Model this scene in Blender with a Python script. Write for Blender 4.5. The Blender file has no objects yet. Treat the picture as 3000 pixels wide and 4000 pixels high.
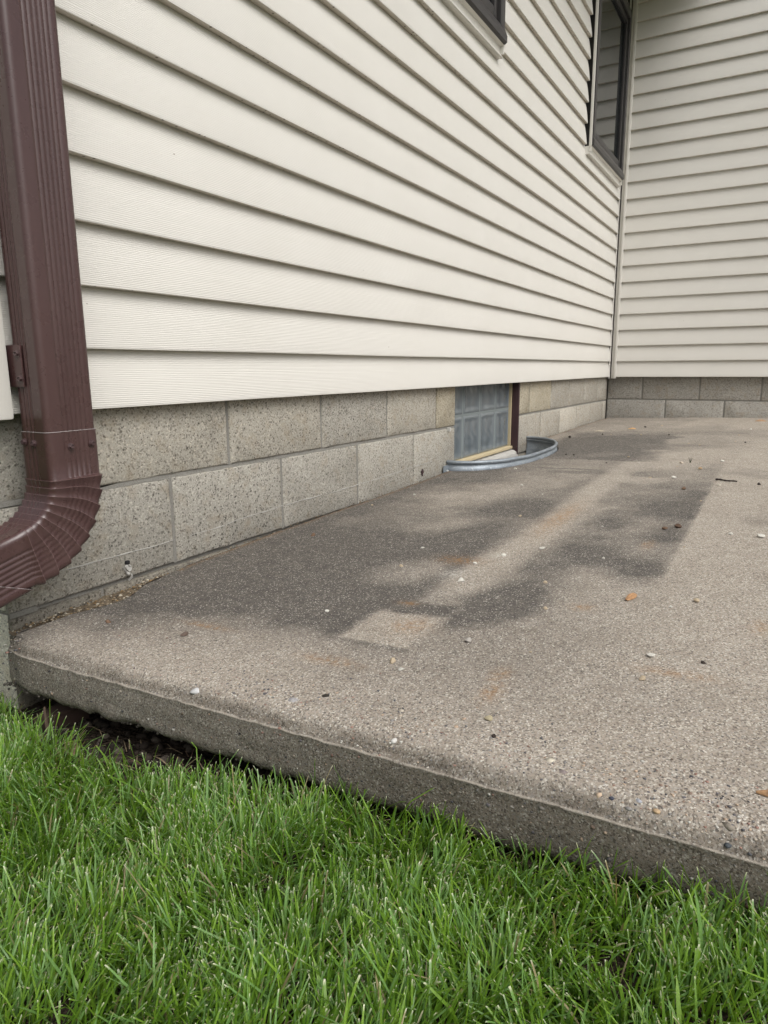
import bpy, bmesh, math, random
import numpy as np
from mathutils import Vector, Matrix, noise

random.seed(7); RNG = np.random.default_rng(11)
SC = bpy.context.scene
COL = SC.collection

# ------------------------------------------------------------------ camera
YAW, PITCH, ROLL, FPX = 0.51847, -0.20531, -0.00689, 2687.73
CAM = Vector((-0.30044, -1.20073, 0.07449))
fw = Vector((math.cos(YAW)*math.cos(PITCH), math.sin(YAW)*math.cos(PITCH), math.sin(PITCH)))
rt0 = Vector((math.sin(YAW), -math.cos(YAW), 0)); up0 = rt0.cross(fw)
rt = rt0*math.cos(ROLL) + up0*math.sin(ROLL); up = up0*math.cos(ROLL) - rt0*math.sin(ROLL)
cd = bpy.data.cameras.new('camera'); cam = bpy.data.objects.new('camera', cd); COL.objects.link(cam)
cam.matrix_world = Matrix(((rt.x, up.x, -fw.x, CAM.x), (rt.y, up.y, -fw.y, CAM.y), (rt.z, up.z, -fw.z, CAM.z), (0, 0, 0, 1)))
cd.sensor_fit = 'HORIZONTAL'; cd.sensor_width = 36; cd.lens = FPX/3000*36
cd.clip_start = 0.02; cd.clip_end = 2000
SC.camera = cam

# ------------------------------------------------------------------ light: bright overcast
SUN_DIR = Vector((-0.36, -0.80, 1.10)).normalized()
wd = bpy.data.worlds.new('World'); SC.world = wd; wd.use_nodes = True
nt = wd.node_tree; nt.nodes.clear()
sky = nt.nodes.new('ShaderNodeTexSky'); sky.sky_type = 'NISHITA'; sky.sun_disc = False
sky.sun_elevation = math.asin(SUN_DIR.z); sky.sun_rotation = math.atan2(SUN_DIR.x, SUN_DIR.y)
sky.air_density = 1.0; sky.dust_density = 6.0; sky.ozone_density = 1.0
hs = nt.nodes.new('ShaderNodeHueSaturation'); hs.inputs['Saturation'].default_value = 0.22
bg = nt.nodes.new('ShaderNodeBackground'); bg.inputs['Strength'].default_value = 0.11
wo = nt.nodes.new('ShaderNodeOutputWorld')
nt.links.new(sky.outputs[0], hs.inputs['Color']); nt.links.new(hs.outputs[0], bg.inputs[0]); nt.links.new(bg.outputs[0], wo.inputs[0])
sl = bpy.data.lights.new('sun', 'SUN'); sl.energy = 1.4; sl.angle = math.radians(55); sl.color = (1.0, 0.97, 0.92)
so = bpy.data.objects.new('sun', sl); COL.objects.link(so); so.rotation_euler = SUN_DIR.to_track_quat('Z', 'Y').to_euler()
so.location = (0, -3, 5)
vs = SC.view_settings; vs.view_transform = 'Standard'; vs.look = 'None'; vs.gamma = 1.0; vs.use_curve_mapping = False
vs.exposure = 0.38
SC.cycles.use_adaptive_sampling = True; SC.cycles.adaptive_threshold = .025; SC.cycles.max_bounces = 7; SC.cycles.diffuse_bounces = 4; SC.cycles.glossy_bounces = 3; SC.cycles.transmission_bounces = 4

# ------------------------------------------------------------------ helpers
def smooth(a, b, x):
    t = np.clip((np.asarray(x, float)-a)/(b-a), 0, 1); return t*t*(3-2*t)

def vnoise(x, y, seed=0):
    """numpy value noise"""
    x = np.asarray(x, float); y = np.asarray(y, float)
    xi = np.floor(x).astype(np.int64); yi = np.floor(y).astype(np.int64)
    xf = x-xi; yf = y-yi; u = xf*xf*(3-2*xf); v = yf*yf*(3-2*yf)
    def h(i, j):
        n = (i*374761393 + j*668265263 + seed*1442695041) & 0x7fffffff
        n = ((n ^ (n >> 13))*1274126177) & 0x7fffffff
        return ((n ^ (n >> 16)) & 0xffff)/65535.0
    return (h(xi, yi)*(1-u)+h(xi+1, yi)*u)*(1-v) + (h(xi, yi+1)*(1-u)+h(xi+1, yi+1)*u)*v
def fbm(x, y, seed=0, o=4):
    s = 0; a = .5; f = 1
    for i in range(o):
        s = s+a*vnoise(np.asarray(x)*f, np.asarray(y)*f, seed+i); a *= .5; f *= 2.03
    return s/(1-.5**o)

class NT:
    def __init__(self, name):
        self.m = bpy.data.materials.new(name); self.m.use_nodes = True
        self.t = self.m.node_tree; self.t.nodes.clear()
        self.out = self.n('ShaderNodeOutputMaterial'); self.b = self.n('ShaderNodeBsdfPrincipled')
        self.l(self.b.outputs[0], self.out.inputs[0])
    def n(self, k, **kw):
        x = self.t.nodes.new(k)
        for a, v in kw.items(): setattr(x, a, v)
        return x
    def l(self, a, b): self.t.links.new(a, b)
    def coord(self, scale=(1, 1, 1), kind='Object'):
        c = self.n('ShaderNodeTexCoord'); m = self.n('ShaderNodeMapping'); m.inputs['Scale'].default_value = scale
        self.l(c.outputs[kind], m.inputs[0]); return m.outputs[0]
    def noise(self, vec, scale, detail=3, rough=.55, dist=0):
        x = self.n('ShaderNodeTexNoise'); x.inputs['Scale'].default_value = scale; x.inputs['Detail'].default_value = detail
        x.inputs['Roughness'].default_value = rough; x.inputs['Distortion'].default_value = dist
        if vec is not None: self.l(vec, x.inputs['Vector'])
        return x.outputs[0]
    def vor(self, vec, scale, feature='F1', rnd=1):
        x = self.n('ShaderNodeTexVoronoi'); x.feature = feature; x.inputs['Scale'].default_value = scale; x.inputs['Randomness'].default_value = rnd
        if vec is not None: self.l(vec, x.inputs['Vector'])
        return x
    def ramp(self, fac, stops, mode='LINEAR'):
        r = self.n('ShaderNodeValToRGB'); r.color_ramp.interpolation = mode
        e = r.color_ramp.elements
        while len(e) < len(stops): e.new(0.5)
        for i, (p, c) in enumerate(stops):
            e[i].position = p; e[i].color = (*c, 1) if len(c) == 3 else c
        self.l(fac, r.inputs[0]); return r.outputs[0]
    def math(self, op, a, b=None, clamp=False):
        x = self.n('ShaderNodeMath', operation=op, use_clamp=clamp)
        for i, v in enumerate((a, b)):
            if v is None: continue
            if isinstance(v, (int, float)): x.inputs[i].default_value = v
            else: self.l(v, x.inputs[i])
        return x.outputs[0]
    def mix(self, fac, a, b, mode='MIX'):
        x = self.n('ShaderNodeMix', data_type='RGBA', blend_type=mode)
        for i, v in ((0, fac), (6, a), (7, b)):
            if isinstance(v, (int, float)): x.inputs[i].default_value = v
            elif isinstance(v, tuple): x.inputs[i].default_value = (*v, 1) if len(v) == 3 else v
            else: self.l(v, x.inputs[i])
        return x.outputs[2]
    def sep(self, c, i):
        s = self.n('ShaderNodeSeparateXYZ'); self.l(c, s.inputs[0]); return s.outputs[i]
    def attr(self, name):
        a = self.n('ShaderNodeAttribute', attribute_name=name); return a
    def bump(self, h, strength, dist=.01, prev=None):
        b = self.n('ShaderNodeBump'); b.inputs['Strength'].default_value = strength; b.inputs['Distance'].default_value = dist
        self.l(h, b.inputs['Height'])
        if prev is not None: self.l(prev, b.inputs['Normal'])
        return b.outputs[0]
    def set(self, color=None, rough=None, normal=None, spec=None, metal=None):
        for k, v in (('Base Color', color), ('Roughness', rough), ('Normal', normal), ('Specular IOR Level', spec), ('Metallic', metal)):
            if v is None: continue
            i = self.b.inputs[k]
            if isinstance(v, (int, float)): i.default_value = v
            elif isinstance(v, tuple): i.default_value = (*v, 1)
            else: self.l(v, i)
        return self.m

class MB:
    def __init__(self): self.v = []; self.f = []
    def add(self, vs, fs):
        o = len(self.v); self.v += [tuple(p) for p in vs]; self.f += [tuple(i+o for i in f) for f in fs]
    def box(self, a, b):
        (x0, y0, z0), (x1, y1, z1) = [min(p) for p in zip(a, b)], [max(p) for p in zip(a, b)]
        self.add([(x0, y0, z0), (x1, y0, z0), (x1, y1, z0), (x0, y1, z0), (x0, y0, z1), (x1, y0, z1), (x1, y1, z1), (x0, y1, z1)],
                 [(0, 3, 2, 1), (4, 5, 6, 7), (0, 1, 5, 4), (1, 2, 6, 5), (2, 3, 7, 6), (3, 0, 4, 7)])
    def bbox(self, a, b, c=.004):
        """box with chamfered edges"""
        bm = bmesh.new(); mn = [min(p) for p in zip(a, b)]; mx = [max(p) for p in zip(a, b)]
        bmesh.ops.create_cube(bm, size=1)
        for v in bm.verts:
            for i in range(3): v.co[i] = mn[i] if v.co[i] < 0 else mx[i]
        bmesh.ops.bevel(bm, geom=list(bm.edges), offset=c, segments=2, affect='EDGES', profile=.6)
        bm.verts.index_update(); self.add([v.co[:] for v in bm.verts], [[v.index for v in f.verts] for f in bm.faces]); bm.free()
    def loft(self, rings, closed=True, cap=True):
        n = len(rings[0]); o = []
        vs = [p for r in rings for p in r]; fs = []
        for i in range(len(rings)-1):
            for j in range(n if closed else n-1):
                k = (j+1) % n; fs.append((i*n+j, i*n+k, (i+1)*n+k, (i+1)*n+j))
        if cap and closed:
            fs.append(tuple(range(n-1, -1, -1))); fs.append(tuple((len(rings)-1)*n+j for j in range(n)))
        self.add(vs, fs)
    def mesh(self, name, smooth_deg=None):
        me = bpy.data.meshes.new(name); me.from_pydata(self.v, [], self.f); me.update()
        bm = bmesh.new(); bm.from_mesh(me); bmesh.ops.recalc_face_normals(bm, faces=bm.faces); bm.to_mesh(me); bm.free()
        if smooth_deg is not None:
            me.polygons.foreach_set('use_smooth', [True]*len(me.polygons)); me.set_sharp_from_angle(angle=math.radians(smooth_deg))
        return me
    def build(self, name, mat, parent=None, smooth_deg=None):
        return link(name, self.mesh(name, smooth_deg), mat, parent)

def link(name, me, mat=None, parent=None):
    o = bpy.data.objects.new(name, me); COL.objects.link(o)
    if mat is not None and me is not None and not me.materials: me.materials.append(mat)
    if parent is not None: o.parent = parent
    return o
def tag(o, label=None, cat=None, group=None, kind=None):
    for k, v in (('label', label), ('category', cat), ('group', group), ('kind', kind)):
        if v: o[k] = v
    return o
def empty(name, loc=(0, 0, 0), parent=None):
    o = bpy.data.objects.new(name, None); COL.objects.link(o); o.location = loc; o.empty_display_size = .1
    if parent is not None: o.parent = parent
    return o
def fattr(me, name, vals):
    a = me.attributes.new(name, 'FLOAT', 'POINT'); a.data.foreach_set('value', np.asarray(vals, dtype=np.float32).ravel())

# ------------------------------------------------------------------ materials
def mat_siding():
    m = NT('vinyl_siding'); c = m.coord()
    pos = m.n('ShaderNodeNewGeometry')
    # along-board stretched grain, works for boards running in x or in y
    wv = m.n('ShaderNodeTexWave'); wv.wave_type = 'BANDS'; wv.bands_direction = 'Z'; wv.inputs['Scale'].default_value = 82
    wv.inputs['Distortion'].default_value = 5.0; wv.inputs['Detail'].default_value = 2.0; wv.inputs['Detail Scale'].default_value = .55
    m.l(m.coord((.05, .05, 1)), wv.inputs['Vector']); gr = wv.outputs['Fac']
    h = gr
    dirt = m.noise(c, 3.0, 4); oi = m.n('ShaderNodeObjectInfo')
    col = m.mix(m.ramp(dirt, [(.35, (0, 0, 0)), (.75, (1, 1, 1))]), (.655, .638, .598), (.628, .610, .568))
    col = m.mix(m.math('MULTIPLY', oi.outputs['Random'], .35), col, (.662, .640, .590))
    # weep holes; brown shade and bounce painted on the laps' downward faces
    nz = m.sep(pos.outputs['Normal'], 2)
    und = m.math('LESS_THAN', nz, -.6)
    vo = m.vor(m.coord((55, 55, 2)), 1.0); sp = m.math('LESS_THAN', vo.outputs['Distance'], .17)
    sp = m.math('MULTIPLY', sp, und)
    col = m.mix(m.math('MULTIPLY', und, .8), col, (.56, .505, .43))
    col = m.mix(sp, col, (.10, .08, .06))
    fl = m.vor(m.coord((9, 9, 14)), 1.0); fs = m.math('LESS_THAN', fl.outputs['Distance'], .022)
    col = m.mix(m.math('MULTIPLY', fs, .7), col, (.16, .12, .08))
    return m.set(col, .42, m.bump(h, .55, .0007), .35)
def mat_plain(name, col, rough=.45, spec=.4, bump=0, bscale=300, var=.0, metal=0):
    m = NT(name); c = m.coord(); cc = col
    if var: cc = m.mix(m.noise(c, 9, 4), tuple(x*(1-var) for x in col), tuple(min(1, x*(1+var)) for x in col))
    n = m.bump(m.noise(c, bscale, 3), bump, .002) if bump else None
    return m.set(cc, rough, n, spec, metal)
def mat_downspout():
    m = NT('brown_painted_aluminium'); c = m.coord()
    d = m.noise(m.coord((18, 18, 2.0)), 1, 4); f = m.noise(c, 900, 2)
    col = m.mix(m.ramp(d, [(.4, (0, 0, 0)), (.7, (1, 1, 1))]), (.060, .030, .029), (.078, .043, .041))
    dust = m.vor(c, 60); dm = m.math('LESS_THAN', dust.outputs['Distance'], .05)
    col = m.mix(m.math('MULTIPLY', dm, .10), col, (.32, .27, .25))
    r = m.ramp(m.noise(c, 40, 3), [(.3, (.24, .24, .24)), (.7, (.34, .34, .34))])
    return m.set(col, r, m.bump(f, .10, .0005), .6)
def mat_block(name='concrete_block', tint=None):
    m = NT(name); c = m.coord(kind='Generated') if False else None
    g = m.n('ShaderNodeNewGeometry').outputs['Position']; oi = m.n('ShaderNodeObjectInfo')
    big = m.noise(g, 7, 4); fine = m.noise(g, 420, 3, .7)
    v1 = m.vor(g, 270); cell = m.sep(v1.outputs['Color'], 0)
    base = m.mix(m.ramp(big, [(.32, (0, 0, 0)), (.72, (1, 1, 1))]), (.41, .395, .358), (.54, .522, .478))
    base = m.mix(m.ramp(fine, [(.36, (1, 1, 1)), (.52, (0, 0, 0))]), base, (.20, .188, .165))
    sp = m.ramp(cell, [(0, (.08, .07, .06)), (.13, (.15, .13, .11)), (.18, (.41, .39, .35)), (.80, (.46, .435, .39)), (.93, (.64, .61, .55)), (1, (.76, .71, .62))])
    base = m.mix(.50, base, sp)
    # open pits
    v2 = m.vor(g, 118); pr = m.sep(v2.outputs['Color'], 1)
    pit = m.math('MULTIPLY', m.math('LESS_THAN', v2.outputs['Distance'], .25), m.math('GREATER_THAN', pr, .60))
    v3 = m.vor(g, 64); pr3 = m.sep(v3.outputs['Color'], 1)
    pit3 = m.math('MULTIPLY', m.math('LESS_THAN', v3.outputs['Distance'], .20), m.math('GREATER_THAN', pr3, .78))
    pit = m.math('MAXIMUM', pit, pit3)
    base = m.mix(m.math('MULTIPLY', pit, .74), base, (.075, .067, .056))
    base = m.mix(m.ramp(m.noise(g, 22, 4, .6), [(.52, (0, 0, 0)), (.70, (.45, .45, .45))]), base, (.36, .30, .22))
    base = m.mix(1.0, base, oi.outputs['Color'], 'MULTIPLY')
    h = m.math('SUBTRACT', m.math('ADD', m.math('MULTIPLY', fine, .5), m.math('MULTIPLY', cell, .25)), m.math('MULTIPLY', pit, .9))
    return m.set(base, .92, m.bump(h, 1.0, .0045), .2)
def mat_mortar():
    m = NT('mortar'); g = m.n('ShaderNodeNewGeometry').outputs['Position']
    f = m.noise(g, 260, 4, .7); b = m.noise(g, 9, 3)
    col = m.mix(b, (.20, .194, .176), (.275, .267, .245)); col = m.mix(m.ramp(f, [(.35, (1, 1, 1)), (.5, (0, 0, 0))]), col, (.17, .155, .13))
    return m.set(col, .95, m.bump(f, .7, .003), .15)
def mat_slab():
    m = NT('patio_concrete'); g = m.n('ShaderNodeNewGeometry').outputs['Position']
    v1 = m.vor(g, 500); c1 = m.sep(v1.outputs['Color'], 0); v2 = m.vor(g, 240); c2 = m.sep(v2.outputs['Color'], 1)
    fine = m.noise(g, 700, 2, .7); big = m.noise(g, 3.5, 5, .6); mid = m.noise(g, 28, 4)
    base = m.mix(m.ramp(big, [(.3, (0, 0, 0)), (.72, (1, 1, 1))]), (.340, .300, .246), (.425, .382, .322))
    agg = m.ramp(c1, [(0, (.055, .048, .045)), (.14, (.10, .08, .068)), (.2, (.25, .21, .17)), (.45, (.37, .325, .27)), (.62, (.42, .35, .29)), (.72, (.30, .29, .28)), (.88, (.52, .475, .41)), (.95, (.72, .68, .6)), (1, (.82, .79, .72))])
    base = m.mix(.62, base, agg)
    base = m.mix(m.ramp(m.noise(g, 13, 5, .65), [(.45, (0, 0, 0)), (.72, (.28, .28, .28))]), base, (.18, .15, .115))
    agg2 = m.ramp(c2, [(0, (.09, .08, .075)), (.05, (.16, .13, .11)), (.07, (.3, .24, .19)), (.93, (.3, .24, .19)), (.95, (.5, .46, .4)), (1, (.7, .67, .6))], 'CONSTANT')
    sel = m.math('MULTIPLY', m.math('ABSOLUTE', m.math('SUBTRACT', c2, .5)), 2); sel = m.math('GREATER_THAN', sel, .90)
    sel = m.math('MULTIPLY', sel, m.math('LESS_THAN', v2.outputs['Distance'], .42))
    base = m.mix(m.math('MULTIPLY', sel, .8), base, agg2)
    st = m.attr('stain').outputs['Fac']; keep = m.ramp(c1, [(.90, (1, 1, 1)), (.97, (.35, .35, .35))])
    st2 = m.math('ADD', st, m.math('MULTIPLY', m.math('SUBTRACT', m.noise(g, 55, 5, .7), .5), m.math('MINIMUM', m.math('MULTIPLY', st, 2.2), .75)), True)
    stn = m.math('MULTIPLY', st2, keep)
    stn = m.math('MULTIPLY', stn, m.ramp(mid, [(.2, (.86, .86, .86)), (.75, (1, 1, 1))]), True)
    dark = m.mix(.12, (.047, .044, .042), agg, 'MIX')
    base = m.mix(stn, base, dark)
    ru = m.attr('rust').outputs['Fac']; rn = m.math('MULTIPLY', ru, m.ramp(m.noise(g, 110, 3), [(.35, (0, 0, 0)), (.7, (1, 1, 1))]))
    base = m.mix(rn, base, (.33, .17, .055))
    sc = m.attr('scuff').outputs['Fac']; sn = m.math('MULTIPLY', sc, m.ramp(m.noise(g, 160, 3), [(.42, (0, 0, 0)), (.62, (1, 1, 1))]))
    base = m.mix(sn, base, (.62, .60, .55))
    # front face: damp, algae-brown and shade put into the colour; scraped mortar line along its top
    fa = m.attr('face').outputs['Fac']
    fcol = m.mix(.40, m.mix(m.ramp(m.noise(g, 9, 4), [(.35, (0, 0, 0)), (.7, (1, 1, 1))]), (.095, .086, .070), (.165, .152, .130)), agg)
    damp_shade = m.attr('damp_shade').outputs['Fac']
    fcol = m.mix(damp_shade, fcol, m.mix(.25, (.060, .050, .038), agg))
    base = m.mix(m.math('MULTIPLY', fa, .92), base, fcol)
    rd = m.attr('ridge').outputs['Fac']; rdn = m.math('MULTIPLY', rd, m.ramp(m.noise(g, 45, 3), [(.34, (.05, .05, .05)), (.56, (1, 1, 1))]))
    base = m.mix(m.math('MULTIPLY', rdn, .8), base, (.40, .36, .305))
    h = m.math('ADD', m.math('MULTIPLY', c1, .5), fine)
    return m.set(base, m.mix(stn, (.88, .88, .88), (.75, .75, .75)), m.bump(h, .7, .0024), .25)
def mat_attr_col(name, rough=.8, bump=.3, bscale=400, spec=.25):
    m = NT(name); g = m.n('ShaderNodeNewGeometry').outputs['Position']
    a = m.n('ShaderNodeAttribute', attribute_name='col'); n = m.noise(g, bscale, 3)
    col = m.mix(m.ramp(n, [(.3, (0, 0, 0)), (.7, (1, 1, 1))]), a.outputs['Color'], m.mix(.28, a.outputs['Color'], (0, 0, 0)))
    return m.set(col, rough, m.bump(n, bump, .002), spec)
def mat_objcol(name, rough=.8, spec=.25):
    m = NT(name); oi = m.n('ShaderNodeObjectInfo'); c = m.coord(); n = m.noise(c, 260, 4)
    col = m.mix(m.ramp(n, [(.3, (1, 1, 1)), (.65, (0, 0, 0))]), oi.outputs['Color'], m.mix(.45, oi.outputs['Color'], (.05, .04, .03)))
    return m.set(col, rough, m.bump(n, .4, .002), spec)
def mat_grass():
    m = NT('grass_blades'); a = m.n('ShaderNodeAttribute', attribute_name='col')
    g = m.n('ShaderNodeNewGeometry'); n = m.noise(g.outputs['Position'], 700, 2)
    col = m.mix(m.ramp(n, [(.3, (0, 0, 0)), (.7, (1, 1, 1))]), a.outputs['Color'], m.mix(.22, a.outputs['Color'], (.01, .03, .0)))
    m.set(col, .36, None, .5)
    tr = m.n('ShaderNodeBsdfTranslucent'); m.l(m.mix(1.0, col, (1.25, 1.2, .55), 'MULTIPLY'), tr.inputs[0])
    mx = m.n('ShaderNodeMixShader'); mx.inputs[0].default_value = .42
    m.l(m.b.outputs[0], mx.inputs[1]); m.l(tr.outputs[0], mx.inputs[2]); m.l(mx.outputs[0], m.out.inputs[0])
    return m.m
def mat_soil():
    m = NT('soil'); g = m.n('ShaderNodeNewGeometry').outputs['Position']
    n = m.noise(g, 60, 6, .65); v = m.vor(g, 150)
    col = m.mix(m.ramp(n, [(.3, (0, 0, 0)), (.7, (1, 1, 1))]), (.018, .013, .010), (.062, .047, .036))
    far = m.attr('lawn').outputs['Fac']; ln = m.mix(m.noise(g, 35, 5, .7), (.035, .075, .014), (.09, .15, .035))
    col = m.mix(far, col, ln)
    return m.set(col, .95, m.bump(m.math('ADD', n, v.outputs['Distance']), .9, .012), .1)
def mat_galv():
    m = NT('galvanised_steel'); c = m.n('ShaderNodeNewGeometry').outputs['Position']
    n = m.noise(m.coord((9, 9, 30)), 1, 5, .65); n2 = m.noise(c, 120, 3); n3 = m.noise(c, 14, 4, .6)
    col = m.mix(m.ramp(n, [(.32, (0, 0, 0)), (.68, (1, 1, 1))]), (.16, .185, .21), (.36, .40, .44))
    col = m.mix(m.ramp(n2, [(.58, (0, 0, 0)), (.72, (1, 1, 1))]), col, (.42, .45, .47))
    col = m.mix(m.ramp(n3, [(.66, (0, 0, 0)), (.78, (.7, .7, .7))]), col, (.20, .15, .10))
    return m.set(col, m.ramp(n, [(.3, (.42, .42, .42)), (.7, (.6, .6, .6))]), m.bump(n2, .25, .002), .5, .55)
def mat_glassblock():
    m = NT('glass_block_glass'); g = m.n('ShaderNodeNewGeometry').outputs['Position']
    w = m.n('ShaderNodeTexWave'); w.wave_type = 'BANDS'; w.bands_direction = 'X'; w.inputs['Scale'].default_value = 2.6
    w.inputs['Distortion'].default_value = 7; w.inputs['Detail'].default_value = 1.5; w.inputs['Detail Scale'].default_value = 1.2
    mp = m.n('ShaderNodeMapping'); mp.inputs['Scale'].default_value = (1.4, 1, .55); m.l(g, mp.inputs[0]); m.l(mp.outputs[0], w.inputs[0])
    fm = m.attr('pane').outputs['Fac']
    col = m.mix(m.ramp(w.outputs['Fac'], [(.15, (0, 0, 0)), (.8, (1, 1, 1))]), (.125, .147, .162), (.150, .173, .188))
    col = m.mix(fm, (.17, .195, .207), col)
    hh = m.math('MULTIPLY', w.outputs['Fac'], fm)
    return m.set(col, .16, m.bump(hh, .22, .010), .5)
def mat_pane():
    m = NT('window_glass'); m.b.inputs['Coat Weight'].default_value = .0
    return m.set((.012, .014, .014), .02, None, .9)

M = dict(
    siding=mat_siding(), cream=mat_plain('cream_vinyl_trim', (.69, .67, .625), .4, .4, .1, 220, .05),
    sheath=mat_plain('sheathing', (.20, .18, .175), .8), down=mat_downspout(), block=mat_block(), mortar=mat_mortar(),
    slab=mat_slab(), bronze=mat_plain('bronze_window_frame', (.040, .037, .037), .38, .45, .05, 300, .12),
    black=mat_plain('black_gasket', (.010, .010, .012), .5, .4), pane=mat_pane(), grass=mat_grass(), soil=mat_soil(), galv=mat_galv(),
    gblock=mat_glassblock(), putty=mat_plain('tan_putty', (.50, .42, .27), .7, .3, .3, 120, .15), jamb=mat_plain('peeling_brown_paint', (.045, .022, .024), .55, .4, .4, 90, .35),
    stone=mat_objcol('loose_stone'), agg=mat_attr_col('aggregate_pebbles', .7), bits=mat_attr_col('joint_debris', .9),
    steel=mat_plain('screw_head', (.07, .042, .043), .3, .6), bolt=mat_plain('pale_bolt', (.62, .62, .60), .35, .6, metal=.4),
    wood=mat_objcol('wood_chip', .75), chalk=mat_plain('pale_broken_mortar', (.42, .41, .385), .95, .1, .6, 160, .2),
    roof=mat_plain('roof_shingle', (.07, .06, .055), .95, .1, .6, 60, .3), fold=mat_plain('fold_glint_paint', (.13, .080, .077), .3, .6), lightedge=mat_plain('bare_cut_edge', (.42, .38, .38), .4, .5))  # fold: pale colour standing for highlights on the elbow crimps

# ------------------------------------------------------------------ levels
CRS = 0.11676                        # siding course
XS = [-1, .38, .8, 1.2, 2.06, 3.3, 5.4, 7]; ZS = [-.40, -.392, -.38, -.37, -.356, -.335, -.32, -.312]
def zslab(x, y): return np.interp(x, XS, ZS) + .03*(-np.asarray(y, float))
def zground(x, y):
    y = np.asarray(y, float); x = np.asarray(x, float)
    z = np.interp(-y, [-3, 0, .4, .9, 1.25, 5], [-.55, -.540, -.516, -.474, -.452, -.44])
    z = z - .012*smooth(.30, .42, x)*smooth(1.1, .5, -y)
    return z + .010*(fbm(x*9, y*9, 3)-.5) + .02*(fbm(x*2.2, y*2.2, 8)-.5)
WCX, WA, WB_, WEXP = 2.872, .530, .262, 2.35       # window well plan
def wellpt(t, k=1.0, off=0.0):
    c, s = math.cos(t), math.sin(t)
    x = WCX + (WA*k+off)*math.copysign(abs(c)**(2/WEXP), c); y = -(WB_*k+off)*abs(s)**(2/WEXP)
    return x, y

# ------------------------------------------------------------------ ground
def make_ground():
    def axis(lo, hi, d0, d1, far):
        near = np.arange(d0, d1+1e-6, .03); a = [d0-.05*1.35**i for i in range(1, 34)]; b = [d1+.05*1.35**i for i in range(1, 34)]
        a = [v for v in a if v > -far]+[-far]; b = [v for v in b if v < far]+[far]
        return np.array(sorted(a)+list(near)+b)
    xs = axis(0, 0, -1.6, 1.0, 400); ys = axis(0, 0, -2.6, 1.2, 400)
    X, Y = np.meshgrid(xs, ys, indexing='ij'); Z = zground(np.clip(X, -3, 3), np.clip(Y, -6, 3))
    # hollow dug out for the well and kept below the slab
    Z = Z - .30*smooth(.55, .0, np.abs(X-WCX)-.45)*smooth(.6, .1, np.abs(Y+.1))
    n, mm = X.shape; idx = np.arange(n*mm).reshape(n, mm)
    f = np.stack([idx[:-1, :-1], idx[1:, :-1], idx[1:, 1:], idx[:-1, 1:]], -1).reshape(-1, 4)
    me = bpy.data.meshes.new('ground'); me.from_pydata(np.stack([X, Y, Z], -1).reshape(-1, 3).tolist(), [], f.tolist()); me.update()
    far = np.maximum(smooth(1.0, 2.2, np.abs(X+.6)), smooth(1.4, 2.4, np.abs(Y+.9)))
    fattr(me, 'lawn', far)
    me.polygons.foreach_set('use_smooth', [True]*len(me.polygons))
    o = link('ground', me, M['soil']); tag(o, 'dark bare soil under the lawn and the slab edge', kind='structure')
make_ground()

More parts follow.
